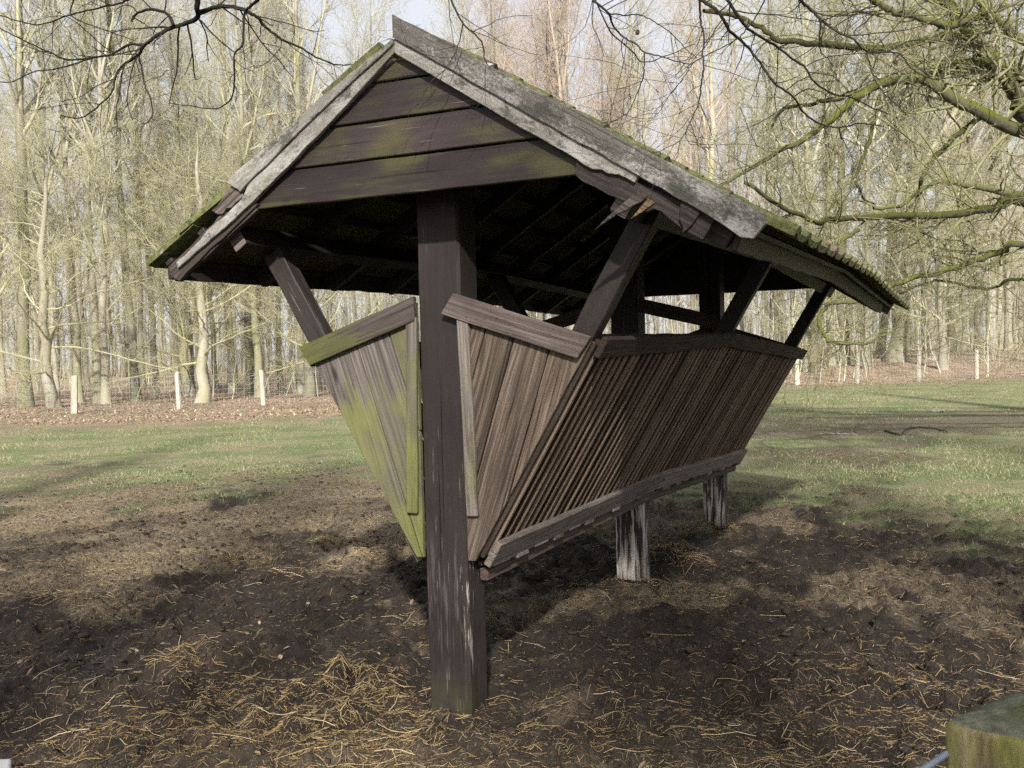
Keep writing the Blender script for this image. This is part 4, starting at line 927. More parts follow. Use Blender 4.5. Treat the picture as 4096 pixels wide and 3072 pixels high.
# ------------------------------------------------------------------ beech behind the photographer: overhanging boughs and dappled shade
BX, BY = -6.5, -4.0
btree = empty('overhanging_beech', (BX, BY, float(gz(BX, BY)[0])))
tag(btree, 'beech behind the viewer whose dark bare boughs hang in from above', 'tree')
bb = np.array(btree.location)
tz = np.linspace(0, 1, 14); tpt = np.stack([0.2 * np.sin(tz * 3), 0.2 * np.sin(tz * 4), tz * 16 - .2], 1)[None]; trr = (0.36 * (1 - tz * 0.8) + 0.2 * np.exp(-tz * 16 / 0.5))[None]
link('trunk', tube_mesh('trunk', [(tpt, trr, 14)]), BARK, btree)
def ca_(l): return [(.5425 * x, .5425 * y) for x, y in l]
def cb_(l): return [(2100 + .452 * x, .452 * y) for x, y in l]
def cd_(l): return [(1.852 * x, 1.852 * y) for x, y in l]
boughs = [
    (ca_([(1452, -60), (1456, 60), (1450, 135), (1350, 180), (1250, 212), (1150, 270), (1060, 340), (1020, 410), (910, 480), (850, 570), (830, 670), (740, 770), (590, 870), (450, 850)]), 4.6, 4.9, 24, 4, True),
    (ca_([(1060, 335), (950, 330), (830, 400), (700, 422), (560, 440), (460, 430), (380, 390), (240, 330), (60, 240), (-60, 170)]), 4.75, 5.2, 11, 4, False),
    (ca_([(700, 422), (520, 480), (400, 512), (250, 530), (100, 600), (-50, 605)]), 4.9, 5.2, 7, 3.5, False),
    (ca_([(1020, 410), (1045, 500), (1060, 600), (1090, 680), (1120, 760), (1120, 860), (1080, 905), (1030, 915)]), 4.75, 4.6, 9, 3, False),
    (ca_([(1455, 100), (1600, 52), (1750, 55), (1850, 100), (1900, 130), (1960, 200), (2080, 290), (2212, 350), (2330, 420), (2440, 465), (2560, 480), (2700, 470)]), 4.6, 4.4, 20, 3, False),
    (ca_([(1930, -40), (1890, 10), (1830, 60), (1800, 130), (1790, 320), (1730, 400), (1730, 550), (1715, 700), (1630, 790), (1530, 800), (1380, 780), (1250, 760)]), 4.3, 4.5, 14, 3, True),
    (ca_([(1280, 190), (1230, 100), (1100, 70), (1000, 110), (970, 160)]), 4.65, 4.7, 15, 8, False),
    (ca_([(1480, 150), (1600, 280), (1730, 385)]), 4.6, 4.45, 7, 4, False),
    (ca_([(2080, 290), (2060, 360), (1960, 470), (1870, 500)]), 4.5, 4.5, 5, 2.5, False),
    (ca_([(-60, 90), (120, 150), (300, 180), (520, 110), (720, 60), (900, 20), (1000, -40)][::-1]), 5.0, 5.4, 9, 4, True),
    (ca_([(560, -40), (520, 90), (600, 160), (800, 230), (1000, 300)]), 5.0, 4.9, 7, 3, True),
    (cb_([(560, -60), (600, -10), (640, 30), (740, 120), (770, 210), (870, 330), (980, 390), (1060, 465), (1200, 500), (1350, 545), (1470, 570)]), 3.9, 4.0, 12, 4, True),
    (cb_([(1055, 470), (1055, 600), (1045, 690), (1000, 800), (960, 900), (915, 990), (800, 1060), (640, 1100), (500, 1170), (430, 1200)]), 3.95, 3.85, 6, 1.8, False),
    (cb_([(800, 1060), (740, 1100), (670, 1160), (560, 1215)]), 3.88, 3.86, 3, 1.6, False),
    (cb_([(740, 120), (900, 135), (1010, 130), (1120, 180), (1250, 260), (1340, 340), (1430, 440), (1520, 510)]), 3.92, 4.1, 6, 2.5, False),
    (cb_([(870, 340), (850, 430), (880, 550), (890, 650)]), 3.93, 3.9, 5, 2, False),
    (cb_([(1540, -60), (1550, 100), (1560, 220), (1585, 340), (1570, 480), (1580, 620), (1555, 760), (1540, 900), (1480, 1040), (1420, 1170), (1370, 1260), (1350, 1370), (1280, 1500), (1210, 1650)]), 3.8, 3.7, 10, 2, True),
    (cb_([(1540, 910), (1570, 970), (1610, 1060)]), 3.75, 3.75, 4, 2, False), (cb_([(1420, 1170), (1450, 1270), (1570, 1280)]), 3.73, 3.75, 3.5, 2, False),
    (cb_([(1370, 1250), (1250, 1310), (1150, 1350), (1050, 1385), (950, 1360)]), 3.72, 3.7, 3.5, 1.6, False),
    (cb_([(2150, -60), (2060, 120), (1990, 220), (1900, 330), (1750, 420), (1600, 490), (1500, 550), (1430, 640), (1380, 720), (1310, 800), (1240, 910), (1180, 1000), (1100, 1050), (950, 1040)]), 4.1, 3.9, 6, 2, True),
    (cb_([(1450, -60), (1560, 0), (1680, 80), (1750, 160), (1800, 260), (1890, 340), (2000, 450), (2100, 580), (2212, 740)]) + c3([(500, 700), (580, 820), (700, 910), (850, 940), (1000, 910), (1180, 930)]), 4.0, 4.4, 17, 5, True),
    (c3([(850, 940), (865, 1030)]), 4.35, 4.35, 7, 5, False),
    (c3([(-20, -80), (30, 0), (110, 130), (200, 230), (370, 330), (500, 430), (600, 500), (660, 600), (800, 690), (940, 720), (1080, 790), (1230, 845)]), 4.1, 4.3, 14, 5, True),
    (c3([(480, -90), (560, 0), (650, 80), (720, 150), (870, 250), (960, 290), (1050, 375), (1200, 385), (1300, 400), (1380, 500), (1530, 580), (1750, 560), (1950, 520)]), 4.0, 4.2, 15, 3, True),
    (c3([(1050, 375), (1080, 500), (1120, 600), (1200, 710), (1300, 800), (1360, 860)]), 4.1, 4.1, 7, 3, False),
    (c3([(715, 150), (700, 300), (720, 390), (790, 460), (800, 520), (850, 590)]), 4.0, 4.0, 6, 3, False),
    (c3([(1200, 385), (1350, 310), (1500, 290), (1700, 330), (1830, 355)]), 4.1, 4.15, 6, 3, False),
    (c3([(520, 710), (610, 660), (720, 680), (850, 800), (845, 890)]), 4.2, 4.2, 5, 2.5, False),
    (c3([(540, -60), (560, 80), (570, 180)]), 4.1, 4.1, 4, 2.5, True), (c3([(880, -60), (950, 30), (1000, 90)]), 4.1, 4.1, 4, 2.5, True),
    (cd_([(955, -40), (975, 0), (1000, 50), (1040, 90), (1048, 130), (1070, 165)]), 3.9, 3.9, 10, 4, True),
    (cd_([(1000, 50), (985, 110), (960, 150), (920, 190), (905, 240)]), 3.9, 3.85, 5, 2, False),
    (cd_([(1260, -40), (1285, 0), (1320, 70), (1365, 110), (1390, 135), (1440, 120), (1500, 95)]), 4.0, 4.1, 8, 3, True),
]
br = np.random.default_rng(17)
for bi, (pl, d0, d1, w0, w1, free) in enumerate(boughs):
    P3 = to3(pl, d0, d1, 0.05, bi + 50)
    ra = (w0 / 2 / 4025 * d0, w1 / 2 / 4025 * d1)
    ext = None
    if free:      # carry the bough up and back, out of view, to the trunk
        ht = 6.0 + (bi % 5) * 0.9; st = bb + np.array([0, 0, ht])
        m1 = P3[0] * 0.75 + st * 0.25 + np.array([0, 0.3, 1.2]); m2 = P3[0] * 0.35 + st * 0.65 + np.array([0, 0, 0.8])
        ext = smooth(np.vstack([st, m2, m1, P3[0]]), (max(0.05, ra[0] * 3), ra[0]), 5, bi, 0.01)
    pts, rad = smooth(P3, ra, 5, bi, 0.0012)
    pts = pts - bb
    ln = float(np.linalg.norm(np.diff(pts[0], axis=0), axis=1).sum())
    b1, q1 = grow(pts, rad, max(4, int(ln * 15)), 0.08, 1.0, (0.6, 1.2), (0.08, 0.46), 8, 0.13, 0.015, br, 0.5, 0.0011, 0.5, 0.1)
    b2, q2 = grow(b1, q1, 2, 0.3, 1.0, (0.4, 1.0), (0.04, 0.16), 4, 0.12, 0.02, br, 0.75, 0.0008, 0.6, 0.2)
    g = [(pts, rad, 8)]
    if ext is not None: g.append((ext[0] - bb, ext[1], 8))
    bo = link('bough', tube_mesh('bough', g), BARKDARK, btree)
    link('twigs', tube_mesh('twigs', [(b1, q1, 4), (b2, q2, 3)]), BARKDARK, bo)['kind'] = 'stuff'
HUSK = simple('beech_husk', (0.05, 0.028, 0.018), (0.14, 0.085, 0.055), 60, 0.95, 0.8)
def husk_mesh():
    bm = bmesh.new(); bmesh.ops.create_icosphere(bm, subdivisions=3, radius=0.008)
    for v in bm.verts: v.co *= 1 + random.uniform(-.25, .3); v.co.z *= 1.25
    me = bpy.data.meshes.new('beech_husk'); bm.to_mesh(me); bm.free(); me.materials.append(HUSK); return me
hm = husk_mesh()
for px, py, d in ((2550, 130, 3.95), (2845, 45, 4.0), (2338, 595, 3.8), (3582, 250, 4.15)):
    p = at_depth(px, py, d) - bb; link('beech_husk', hm, None, btree, Matrix.Translation(p))
    link('husk_stalk', tube_mesh('stalk', [(np.array([[p, p + np.array([0.002, 0, 0.02]), p + np.array([0.001, 0, 0.045])]]), np.full((1, 3), 0.0009), 4)]), BARKDARK, btree)
# crown of that tree and its neighbours behind the viewer, casting the dappled shade
SHADE = [(BX, BY, 1.0, 1.0, 'crown')]
for i, (x, y, h) in enumerate(((-2.5, -10.0, 0.62), (3.5, -10.5, 0.62), (7.5, -8.5, 0.6), (1.0, -14.0, 0.7), (10.0, -12.0, 0.66))):
    place_tree(protos[i % 4], x, y, 0.5, h, 'bare beech standing behind the viewer, shading the mud', 'beeches behind the viewer')

# ------------------------------------------------------------------ wire fence along the wood
fence = empty('wire_fence', (0, 0, 0)); tag(fence, 'wire mesh fence on pale split posts along the edge of the wood', 'fence')
fpx = [(300, 1655, 1498), (717, 1635, 1490), (1053, 1622, 1485), (3187, 1540, 1428), (3428, 1535, 1420), (3675, 1525, 1414), (3905, 1515, 1410)]
fl = [on_ground(x, y) for x, y, _ in fpx]
pos = [fl[0] + (fl[0] - fl[1]) * 2.0, fl[0] + (fl[0] - fl[1]) * 1.0] + fl[:3]
for k in range(1, 7): pos.append(fl[2] + (fl[3] - fl[2]) * k / 7)
pos += fl[3:] + [fl[6] + (fl[6] - fl[5]), fl[6] + 2 * (fl[6] - fl[5])]
frn = random.Random(4)
def fpost_mesh(seed):
    r = random.Random(seed); V = []; F = []; k = 7; n = 7
    ph = [0.065 * r.uniform(0.75, 1.25) for _ in range(k)]
    for i in range(n + 1):
        z = -0.1 + 1.36 * i / n
        for j in range(k):
            a = 2 * math.pi * j / k; q = ph[j] * (1.05 - 0.12 * i / n) * r.uniform(.95, 1.05); V.append((z + (r.uniform(-.02, .02) if i == n else 0), math.cos(a) * q, math.sin(a) * q))
    for i in range(n):
        for j in range(k): F.append((i * k + j, i * k + (j + 1) % k, (i + 1) * k + (j + 1) % k, (i + 1) * k + j))
    F += [tuple(range(k))[::-1], tuple(range(n * k, n * k + k))]
    me = bpy.data.meshes.new('fence_post'); me.from_pydata(V, [], F); me.materials.append(FPOST); return me
fpm = [fpost_mesh(i) for i in range(4)]
tops = []
for i, p in enumerate(pos):
    z = float(gz(p[0], p[1])[0]); lx, ly = frn.uniform(-.05, .05), frn.uniform(-.04, .04)
    mx = Matrix.Translation((p[0], p[1], z)) @ Matrix.Rotation(lx, 4, 'Y') @ Matrix.Rotation(frn.uniform(0, 6), 4, 'Z') @ Matrix(((0, 1, 0, 0), (0, 0, 1, 0), (1, 0, 0, 0), (0, 0, 0, 1)))
    kf = {2: 1.8, 3: 1.4, 4: 1.25}.get(i, 1.3)
    o = link('fence_post', fpm[i % 4], None, fence, mx @ Matrix.Diagonal((1, kf, kf, 1))); tops.append(np.array([p[0], p[1], z]))
for i in range(len(tops) - 1):
    a, b = tops[i], tops[i + 1]; g = []
    hs = [0.06, 0.2, 0.34, 0.48, 0.64, 0.80, 0.96, 1.14]
    hp = np.array([[a + (b - a) * t + np.array([0, -0.075, h]) for t in (0, .5, 1)] for h in hs]); g.append((hp, np.full((len(hs), 3), 0.0021), 3))
    nv = max(2, int(np.linalg.norm(b - a) / 0.17))
    vp = np.array([[a + (b - a) * ((k + .5) / nv) + np.array([0, -0.075, h]) for h in (0.05, 0.6, 1.14)] for k in range(nv)]); g.append((vp, np.full((nv, 3), 0.0016), 3))
    link('wire_mesh', tube_mesh('wire_mesh', g), WIRE, fence)

# white board among the trees on the right
WHITE = simple('white_board_paint', (0.72, 0.73, 0.75), (0.82, 0.82, 0.83), 5, 0.6, 0.05)
def box(name, c, sx, sy, sz, mat, parent=None, bev=0.01, rz=0.0):
    me = prism_mesh([(-sx / 2, -sy / 2), (sx / 2, -sy / 2), (sx / 2, sy / 2), (-sx / 2, sy / 2)], sz, bev)
    return link(name, me, mat, parent, Matrix.Translation(c) @ Matrix.Rotation(rz, 4, 'Z'))
wbp = at_depth(3772, 1405, 66.0)
wb = empty('white_board', (wbp[0], wbp[1], float(gz(wbp[0], wbp[1])[0])), 0.1); tag(wb, 'small white notice board on posts far off among the right-hand trunks', 'board')
zr = wbp[2] - wb.location.z
box('panel', (0, 0, zr - 0.16), 0.48, 0.04, 0.34, WHITE, wb)
box('leg', (-0.16, 0.05, -0.1), 0.06, 0.05, zr + 0.15, FPOST, wb); box('leg', (0.16, 0.05, -0.1), 0.06, 0.05, zr + 0.15, FPOST, wb)
box('side_panel', (-0.60, 0.0, zr - 0.14), 0.12, 0.04, 0.32, WHITE, wb)
box('leg', (-0.60, 0.05, -0.1), 0.05, 0.05, zr + 0.15, FPOST, wb)

# ------------------------------------------------------------------ log post at the lower right, close to the camera
def log_post():
    m = M('log_side', 0.9, 0.15); o = m.sep()
    n = m.noise(m.coord('Object', (9, 9, 2.0), False), 3.0, 6.0, 0.65); n2 = m.noise(m.coord('Object', (5, 5, 2.2), False), 2.0, 4.0); nf = m.noise(m.coord('Object', (30, 30, 5), False), 4.0, 4.0, 0.6)
    c = m.ramp(m.math('ADD', m.math('MULTIPLY', n, .6), m.math('MULTIPLY', nf, .4)), [(0.3, (0.05, 0.036, 0.022)), (0.5, (0.18, 0.138, 0.085)), (0.72, (0.38, 0.325, 0.235))])
    c = m.mix(m.math('MULTIPLY', m.rng_(m.math('SUBTRACT', n2, m.math('MULTIPLY', o[0], 1.6)), 0.50, 0.68), 0.5), c, m.mix(nf, (0.06, 0.075, 0.012), (0.19, 0.225, 0.025)))
    m.bump(n, 0.9, 0.01); side = m.done(c)
    m = M('log_top', 0.95, 0.12); v = m.coord('Object', (1, 1, 1), False)
    n = m.noise(v, 40.0, 6.0, 0.7); n2 = m.noise(v, 14.0, 5.0)
    c = m.ramp(n, [(0.3, (0.045, 0.048, 0.034)), (0.55, (0.11, 0.112, 0.08)), (0.78, (0.20, 0.198, 0.16))])
    c = m.mix(m.math('MULTIPLY', m.rng_(n2, 0.5, 0.62), 0.5), c, (0.055, 0.064, 0.016)); m.bump(n, 1.0, 0.006); top = m.done(c)
    R = 0.115; zt = 1.12; V = []; F = []; r = random.Random(8)
    cx, cy, cz0 = 0.68, 1.285, 0
    pr_ = [(.541, 1.262), (.548, 1.243), (.574, 1.217), (.604, 1.197), (.611, 1.203), (.618, 1.190), (.66, 1.175), (.73, 1.175), (.79, 1.21), (.815, 1.28), (.79, 1.35), (.735, 1.375), (.672, 1.362), (.600, 1.308), (.555, 1.277)]
    pr_ = [np.array([a - cx, b - cy]) for a, b in pr_]; oc = []
    for i in range(len(pr_)):
        a, b, c_, d = pr_[i - 1], pr_[i], pr_[(i + 1) % len(pr_)], pr_[(i + 2) % len(pr_)]
        for t in (0, .2, .4, .6, .8): oc.append(0.5 * (2 * b + (c_ - a) * t + (2 * a - 5 * b + 4 * c_ - d) * t * t + (-a + 3 * b - 3 * c_ + d) * t ** 3))
    k = len(oc); zs = [-0.1, 0.4, 0.8, 1.0, 1.08, zt - 0.008, zt]
    for i, z in enumerate(zs):
        for j in range(k):
            q = 1.04 - 0.03 * i / 6 - (0.05 if i == 6 else 0); V.append((oc[j][0] * q, oc[j][1] * q, z + (r.uniform(-.002, .002) if i >= 5 else 0)))
    for i in range(len(zs) - 1):
        for j in range(k): F.append((i * k + j, i * k + (j + 1) % k, (i + 1) * k + (j + 1) % k, (i + 1) * k + j))
    nside = len(F); last = (len(zs) - 1) * k
    # domed top in rings
    prev = last
    for f in (0.75, 0.5, 0.25):
        s0 = len(V)
        for j in range(k):
            a = V[last + j]; V.append((a[0] * f, a[1] * f, zt + (a[2] - zt) * f + 0.012 * (1 - f) + r.uniform(-.0025, .0025)))
        for j in range(k): F.append((prev + j, prev + (j + 1) % k, s0 + (j + 1) % k, s0 + j))
        prev = s0
    F.append(tuple(prev + j for j in range(k)))
    me = bpy.data.meshes.new('log_post'); me.from_pydata(V, [], F); me.materials.append(side); me.materials.append(top)
    for i, p in enumerate(me.polygons): p.use_smooth = True; p.material_index = 1 if i >= nside else 0
    e = empty('log_post', (cx, cy, 0)); tag(e, 'round wooden post with mossy top at the lower right corner', 'post')
    link('log', me, None, e)
    w0 = at_depth(3800, 3008, 1.275) - np.array([cx, cy, 0]); w1 = at_depth(3590, 3118, 1.26) - np.array([cx, cy, 0])
    pts, rd = smooth(np.vstack([w0 + np.array([0.03, 0.01, 0.004]), w0, (w0 + w1) / 2 + np.array([0, 0, -0.004]), w1, w1 + (w1 - w0) * 3]), (0.0042, 0.0042), 5)
    link('wire', tube_mesh('wire', [(pts, rd, 8)]), simple('blue_grey_wire', (0.10, 0.12, 0.16), (0.15, 0.175, 0.23), 20, 0.6, 0.05, spec=0.3), e)
log_post()

# stone at the lower left corner
def stone(name, loc, s, seed, mat, label, cat='stone'):
    r = random.Random(seed); bm = bmesh.new(); bmesh.ops.create_icosphere(bm, subdivisions=3, radius=1.0)
    for v in bm.verts:
        q = 1 + 0.16 * math.sin(v.co.x * 3 + seed) + 0.12 * math.sin(v.co.y * 5 + v.co.z * 3) + r.uniform(-.03, .03); v.co = Vector((max(-.8, min(.8, v.co.x * q)) * s[0], max(-.8, min(.8, v.co.y * q)) * s[1], max(-.75, min(.7, v.co.z * q)) * s[2]))
    me = bpy.data.meshes.new(name); bm.to_mesh(me); bm.free()
    for p in me.polygons: p.use_smooth = True
    o = link(name, me, mat, None, Matrix.Translation(loc) @ Matrix.Rotation(r.uniform(0, 3), 4, 'Z')); tag(o, label, cat); return o
p = on_ground(5, 3090)
stone('stone', (p[0] - 0.02, p[1], 0.02), (0.07, 0.05, 0.035), 3, simple('pale_stone', (0.24, 0.24, 0.25), (0.42, 0.42, 0.43), 25), 'pale grey stone in the lower left corner')

# fallen branches on the grass at the right
for nm, px_, w, lb in ((1, [(3540, 1728), (3600, 1742), (3640, 1722), (3720, 1718), (3790, 1735)], 9, 'forked fallen branch lying on the brown grass at the right'), (2, [(3280, 1738), (3350, 1742), (3430, 1748)], 6, 'straight fallen stick left of the forked branch'),
                       (3, [(2985, 1722), (3010, 1750), (3080, 1756)], 4, 'thin bent twig on the grass beside the rack end'), (4, [(3715, 1648), (3760, 1650), (3770, 1652)], 20, 'short pale piece of wood on the green grass at the right')):
    g3 = np.array([on_ground(a, b) + np.array([0, 0, 0.03 + gz(*on_ground(a, b)[:2])[0]]) for a, b in px_])
    d = g3[:, 1].mean(); o0 = g3[0].copy(); o0[2] = float(gz(o0[0], o0[1])[0])
    pts, rd = smooth(g3 - o0, (w / 2 / 4025 * d, w / 4 / 4025 * d), 5, nm, 0.01)
    gg = [(pts, rd, 7)]
    if nm < 3: gg.append((*grow(pts, rd, 4, 0.3, 0.9, (0.4, 0.9), (0.15, 0.4), 5, 0.15, 0.0, br, 0.6, 0.004), 5))
    o = link('fallen_branch', tube_mesh('fallen_branch', gg), FPOST if nm == 4 else BARKDARK if nm == 1 else FARBARK, None, Matrix.Translation(o0)); tag(o, lb, 'branch', 'fallen branches on the pasture')

# ------------------------------------------------------------------ loose straw, grass and fallen leaves
def straw_mat():
    m = M('straw', 0.6, 0.3); a = m.attr('rnd')
    c = m.ramp(a[2], [(0.0, (0.085, 0.055, 0.028)), (0.3, (0.24, 0.165, 0.08)), (0.65, (0.46, 0.345, 0.165)), (1.0, (0.68, 0.58, 0.37))])
    return m.done(c)
def float_attr(me, vals):
    at = me.attributes.new('rnd', 'FLOAT', 'POINT'); at.data.foreach_set('value', vals.astype(np.float32))
def straws(name, x, y, ln, w, r, lift=0.006, tilt=0.12, bright=(0.0, 1.0), flatn=0.25, zadd=None):
    n = len(x); S = 4; a = r.uniform(0, 2 * np.pi, n); cv = r.normal(0, 0.16, n); t = np.linspace(-.5, .5, S)
    kink = r.random(n) < 0.1; cv = np.where(kink, cv * 4, cv)
    dx, dy = np.cos(a), np.sin(a)
    along = t[None] * ln[:, None]; bend = cv[:, None] * (t[None] ** 2) * ln[:, None]
    X = x[:, None] + dx[:, None] * along - dy[:, None] * bend; Y = y[:, None] + dy[:, None] * along + dx[:, None] * bend
    G = gz(X.ravel(), Y.ravel()).reshape(n, S); gm = G.max(1, keepdims=True) * 0.45 + G * 0.55
    Z = gm + r.uniform(0.001, lift, (n, 1)) + np.abs(r.normal(0, tilt, (n, 1))) * (t[None] + .5) * ln[:, None] * 0.6
    if zadd is not None: Z = Z + zadd[:, None]
    P = np.stack([X, Y, Z], 2); R = np.repeat(w[:, None], S, 1)
    v, f = tubes([(P, R, 3)])
    me = np_mesh(name, v, f); b = r.uniform(*bright, n); float_attr(me, np.repeat(b, S * 3)); return me
STRAW = straw_mat()
sr = np.random.default_rng(12)
def sample(n, x0, x1, y0, y1, dens, r):
    """points with 1/y^2-like spread weighting towards the camera, thinned by dens(x,y) in 0..1"""
    u = r.random(n); y = y0 * (y1 / y0) ** u; x = r.uniform(-1, 1, n) * (0.56 * y + 0.3)
    k = (r.random(n) < dens(x, y)) & (x > x0) & (x < x1); return x[k], y[k]
blobs = [(*on_ground(1250, 2830)[:2], 0.40, 1.0), (*on_ground(1450, 2960)[:2], 0.42, 1.0), (*on_ground(1000, 2780)[:2], 0.3, 0.8), (*on_ground(700, 2920)[:2], 0.35, 0.45), (*on_ground(400, 2900)[:2], 0.35, 0.35), (*on_ground(2300, 2950)[:2], 0.45, 0.3),
         (*on_ground(1050, 2260)[:2], 0.3, 0.8), (*on_ground(1150, 2290)[:2], 0.25, 0.7), (*on_ground(300, 2400)[:2], 0.25, 0.7), (*on_ground(480, 2270)[:2], 0.4, 0.6), (*on_ground(2680, 2260)[:2], 0.35, 0.5), (*on_ground(3300, 2900)[:2], 0.6, 0.35), (*on_ground(3700, 2700)[:2], 0.6, 0.3), (*on_ground(2500, 2380)[:2], 0.22, 0.6), (*on_ground(2870, 2140)[:2], 0.25, 0.5)]
def dens(x, y):
    g, d, l = zone(x, y); b = 0.12 + 0.18 * sstep(0.5, 0.62, fbm(x * 1.7, y * 1.7, 77, 3)) + 0.5 * d
    for cx, cy, rr_, w in blobs: b = b + w * np.exp(-((x - cx) ** 2 + (y - cy) ** 2) / rr_ ** 2)
    under = np.exp(-((x - 0.9) ** 2 / 1.2 + (y - 5.8) ** 2 / 3.0)); b = b * (1 - 0.45 * under)
    return np.clip(b * (1 - 0.75 * g) * (1 - l), 0, 1)
x, y = sample(200000, -9, 9, 2.6, 15, dens, sr)
tag(link('straw', straws('straw', x, y, (0.006 + 0.045 * sr.random(len(x)) ** 2) * (1 + 0.05 * y), sr.uniform(0.0005, 0.0010, len(x)) * (0.85 + 0.07 * y), sr, 0.008, 0.14, (0.0, 0.7)), STRAW), 'short chopped straw trodden into the mud', 'straw', kind='stuff')
x, y = sample(2300, -9, 9, 2.6, 14, lambda a, b: np.clip(dens(a, b) * 0.9, 0, 1), sr)
tag(link('straw', straws('straw', x, y, 0.05 + 0.2 * sr.random(len(x)) ** 1.6, sr.uniform(0.0008, 0.0016, len(x)), sr, 0.012, 0.08, (0.3, 1.0)), STRAW), 'long loose straw stalks scattered over the mud', 'straw', kind='stuff')
# hay tufts: upright tangles on the clumps
cx_ = []; cy_ = []
for (a, b, h, r_), nn in zip(clumps, (90, 90, 120, 260, 120, 110, 130, 60, 50, 30)):
    cx_.append(sr.normal(a, r_ * 0.5, nn)); cy_.append(sr.normal(b, r_ * 0.5, nn))
x = np.concatenate(cx_); y = np.concatenate(cy_)
tag(link('hay_tufts', straws('hay_tufts', x, y, sr.uniform(0.03, 0.13, len(x)), sr.uniform(0.0007, 0.0013, len(x)), sr, 0.015, 0.28, (0.0, 0.8)), STRAW), 'tangled tufts of old hay on the mud', 'straw', kind='stuff')
# dark litter: mud crumbs
def crumbs(n, r):
    x, y = sample(n, -9, 9, 2.6, 13, lambda a, b: np.clip((1 - zone(a, b)[0]) * (0.35 + 0.9 * (fbm(a * 2, b * 2, 88, 3) - 0.3)), 0, 1), r)
    m = len(x); z = gz(x, y); s = r.uniform(0.003, 0.011, m) * (0.8 + 0.05 * y) * (1 + (r.random(m) < 0.05) * 1.4)
    base = np.array([[1, 0, -.3], [-.5, .87, -.3], [-.5, -.87, -.3], [0.5, .5, .6], [-.6, 0, .7], [.3, -.6, .5]]); k = len(base)
    V = base[None] * r.uniform(0.6, 1.3, (m, k, 3)) * s[:, None, None]
    a = r.uniform(0, 6.28, m); c, sn = np.cos(a), np.sin(a)
    V = np.stack([V[..., 0] * c[:, None] - V[..., 1] * sn[:, None], V[..., 0] * sn[:, None] + V[..., 1] * c[:, None], V[..., 2] * 0.8], 2) + np.stack([x, y, z + s * 0.15], 1)[:, None]
    tri = np.array([[0, 1, 3], [1, 4, 3], [1, 2, 4], [2, 5, 4], [2, 0, 5], [0, 3, 5], [3, 4, 5]])
    F = (tri[None] + (np.arange(m) * k)[:, None, None]).reshape(-1, 3)
    return np_mesh('mud_crumbs', V.reshape(-1, 3), [F])
def clods(r):
    X = []; Y = []
    for px, py, sg, nn in ((1500, 2330, 0.35, 420), (1350, 2200, 0.4, 300), (600, 2150, 0.8, 300), (2650, 2250, 0.4, 260), (3000, 2650, 0.8, 220), (2300, 2600, 0.5, 260), (900, 2500, 0.6, 300), (1000, 1900, 0.9, 300), (3600, 2450, 0.9, 110), (200, 2600, 0.5, 200), (2100, 2250, 0.4, 260)):
        g_ = on_ground(px, py); X.append(r.normal(g_[0], sg, nn)); Y.append(r.normal(g_[1], sg, nn))
    x = np.concatenate(X); y = np.concatenate(Y); k_ = y > 2.7; x, y = x[k_], y[k_]; m_ = len(x)
    a_ = np.arange(26); ph = np.arccos(1 - 2 * (a_ + .5) / 26); th = np.pi * (1 + 5 ** .5) * a_
    sp = np.stack([np.cos(th) * np.sin(ph), np.sin(th) * np.sin(ph), np.cos(ph)], 1)
    bm = bmesh.new(); [bm.verts.new(p) for p in sp]; bmesh.ops.convex_hull(bm, input=bm.verts); bm.verts.index_update()
    tri = np.array([[v.index for v in f.verts] for f in bm.faces]); bm.free()
    s_ = r.uniform(0.006, 0.019, m_) * (1 + 0.6 * (r.random(m_) < 0.12))
    V = sp[None] * s_[:, None, None] * r.uniform(0.72, 1.25, (m_, 26, 1)) * np.stack([r.uniform(.8, 1.5, m_), r.uniform(.8, 1.5, m_), r.uniform(.35, .6, m_)], 1)[:, None]
    V = V + np.stack([x, y, gz(x, y) + s_ * 0.12], 1)[:, None]
    return np_mesh('mud_clods', V.reshape(-1, 3), [(tri[None] + (np.arange(m_) * 26)[:, None, None]).reshape(-1, 3)])
CRUMB = simple('mud_clod', (0.014, 0.011, 0.0095), (0.06, 0.047, 0.038), 40, 0.95, 0.9, kind='Object', rnd=False)
tag(link('mud_clods', clods(sr), CRUMB), 'dark clods of churned mud', 'mud', kind='stuff')
tag(link('mud_crumbs', crumbs(60000, sr), simple('mud_crumb', (0.016, 0.012, 0.010), (0.055, 0.042, 0.033), 30, 0.95, 0.6, kind='Object', rnd=False)), 'dark crumbs of trodden mud', 'mud', kind='stuff')
# grass
def blades(n, r):
    u = r.random(n); y = 7.5 * (34 / 7.5) ** u; x = r.uniform(-1, 1, n) * (0.56 * y + 0.3); g, d, l = zone(x, y)
    k = r.random(n) < np.clip(g * (0.05 + 1.3 * sstep(0.36, 0.62, fbm(x * 0.9, y * 0.7, 66, 3))), 0, 1); x, y = x[k], y[k]; m = len(x)
    h = r.uniform(0.015, 0.045, m) * (1 + 0.025 * y); w = r.uniform(0.0016, 0.0032, m) * (0.7 + 0.07 * y); a = r.uniform(0, 6.28, m); z = gz(x, y) - 0.003
    c, s = np.cos(a), np.sin(a); ln = r.normal(0, 0.6, (m, 2)) * h[:, None]
    V = np.stack([np.stack([x - c * w, y - s * w, z], 1), np.stack([x + c * w, y + s * w, z], 1), np.stack([x + ln[:, 0], y + ln[:, 1], z + h], 1)], 1)
    me = np_mesh('grass', V.reshape(-1, 3), [np.arange(m * 3).reshape(-1, 3)]); float_attr(me, np.repeat(r.random(m), 3)); return me
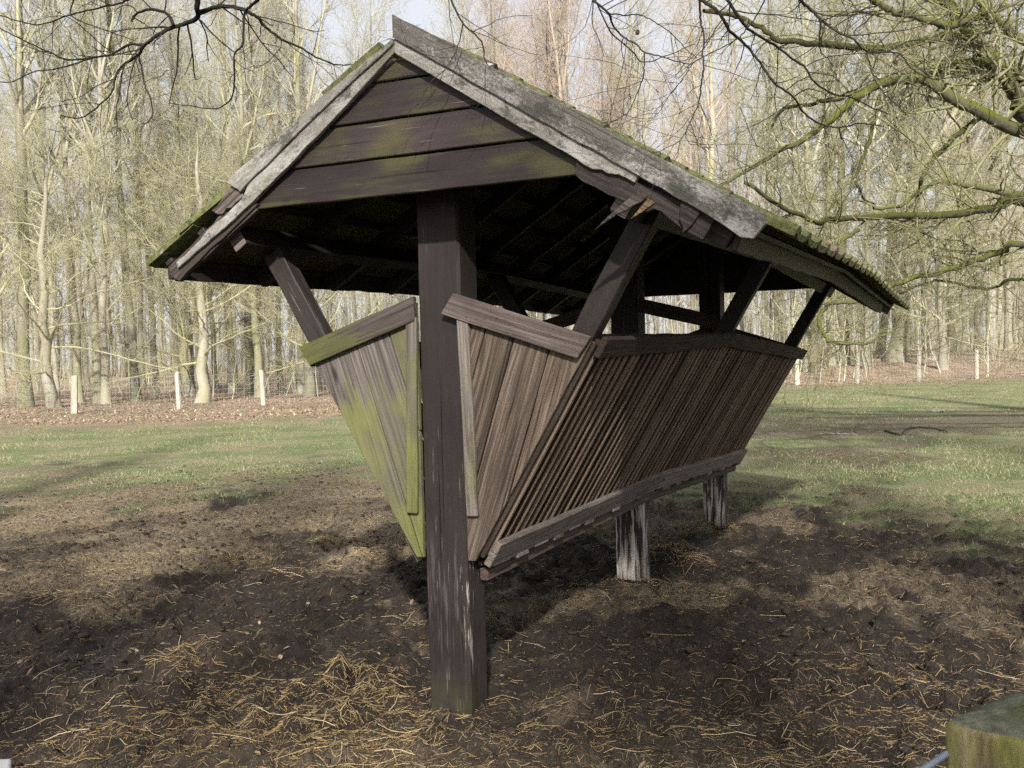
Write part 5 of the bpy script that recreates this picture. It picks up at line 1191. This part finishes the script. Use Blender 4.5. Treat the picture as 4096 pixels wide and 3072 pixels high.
m = M('grass_blade', 0.7, 0.2); ga = m.attr('rnd'); GRASSM = m.done(m.ramp(ga[2], [(0.0, (0.10, 0.125, 0.052)), (0.5, (0.19, 0.215, 0.10)), (0.8, (0.29, 0.28, 0.155)), (1.0, (0.42, 0.36, 0.23))]))
tag(link('grass', blades(150000, sr), GRASSM), 'short grazed grass of the pasture', 'grass', kind='stuff')
# fallen leaves
def leaves(x, y, s, r, up):
    m = len(x); z = gz(x, y) + 0.004; a = r.uniform(0, 6.28, m); t = r.normal(0, up, m)
    base = np.array([[-1, 0, 0], [-.3, .45, .12], [.4, .38, .1], [1, 0, 0], [.4, -.38, .1], [-.3, -.45, .12]])
    V = base[None] * s[:, None, None]; V[..., 2] += V[..., 0] * t[:, None] + np.abs(t)[:, None] * s[:, None]
    c, sn = np.cos(a), np.sin(a)
    V = np.stack([V[..., 0] * c[:, None] - V[..., 1] * sn[:, None], V[..., 0] * sn[:, None] + V[..., 1] * c[:, None], V[..., 2]], 2) + np.stack([x, y, z], 1)[:, None]
    q = np.array([[0, 1, 2, 3], [0, 3, 4, 5]]); F = (q[None] + (np.arange(m) * 6)[:, None, None]).reshape(-1, 4)
    me = np_mesh('fallen_leaves', V.reshape(-1, 3), [F]); float_attr(me, np.repeat(r.random(m) * np.where(y < 14, 0.5, 1.0), 6)); return me
m = M('dead_leaf', 0.7, 0.25); la = m.attr('rnd'); LEAFM = m.done(m.ramp(la[2], [(0.0, (0.11, 0.065, 0.042)), (0.5, (0.33, 0.24, 0.165)), (1.0, (0.56, 0.46, 0.34))]))
u = sr.random(60000); y = 27 * (75 / 27) ** u; x = sr.uniform(-1, 1, len(y)) * 0.56 * y; k = sr.random(len(y)) < zone(x, y)[2]; x, y = x[k], y[k]
x2, y2 = sample(700, -6, 7, 2.7, 12, lambda a, b: 0.35 + 0 * a, sr)
tag(link('fallen_leaves', leaves(np.concatenate([x, x2]), np.concatenate([y, y2]), np.concatenate([sr.uniform(0.03, 0.055, len(x)), sr.uniform(0.012, 0.028, len(x2))]), sr, 0.3), LEAFM), 'brown fallen leaves under the trees', 'leaves', kind='stuff')
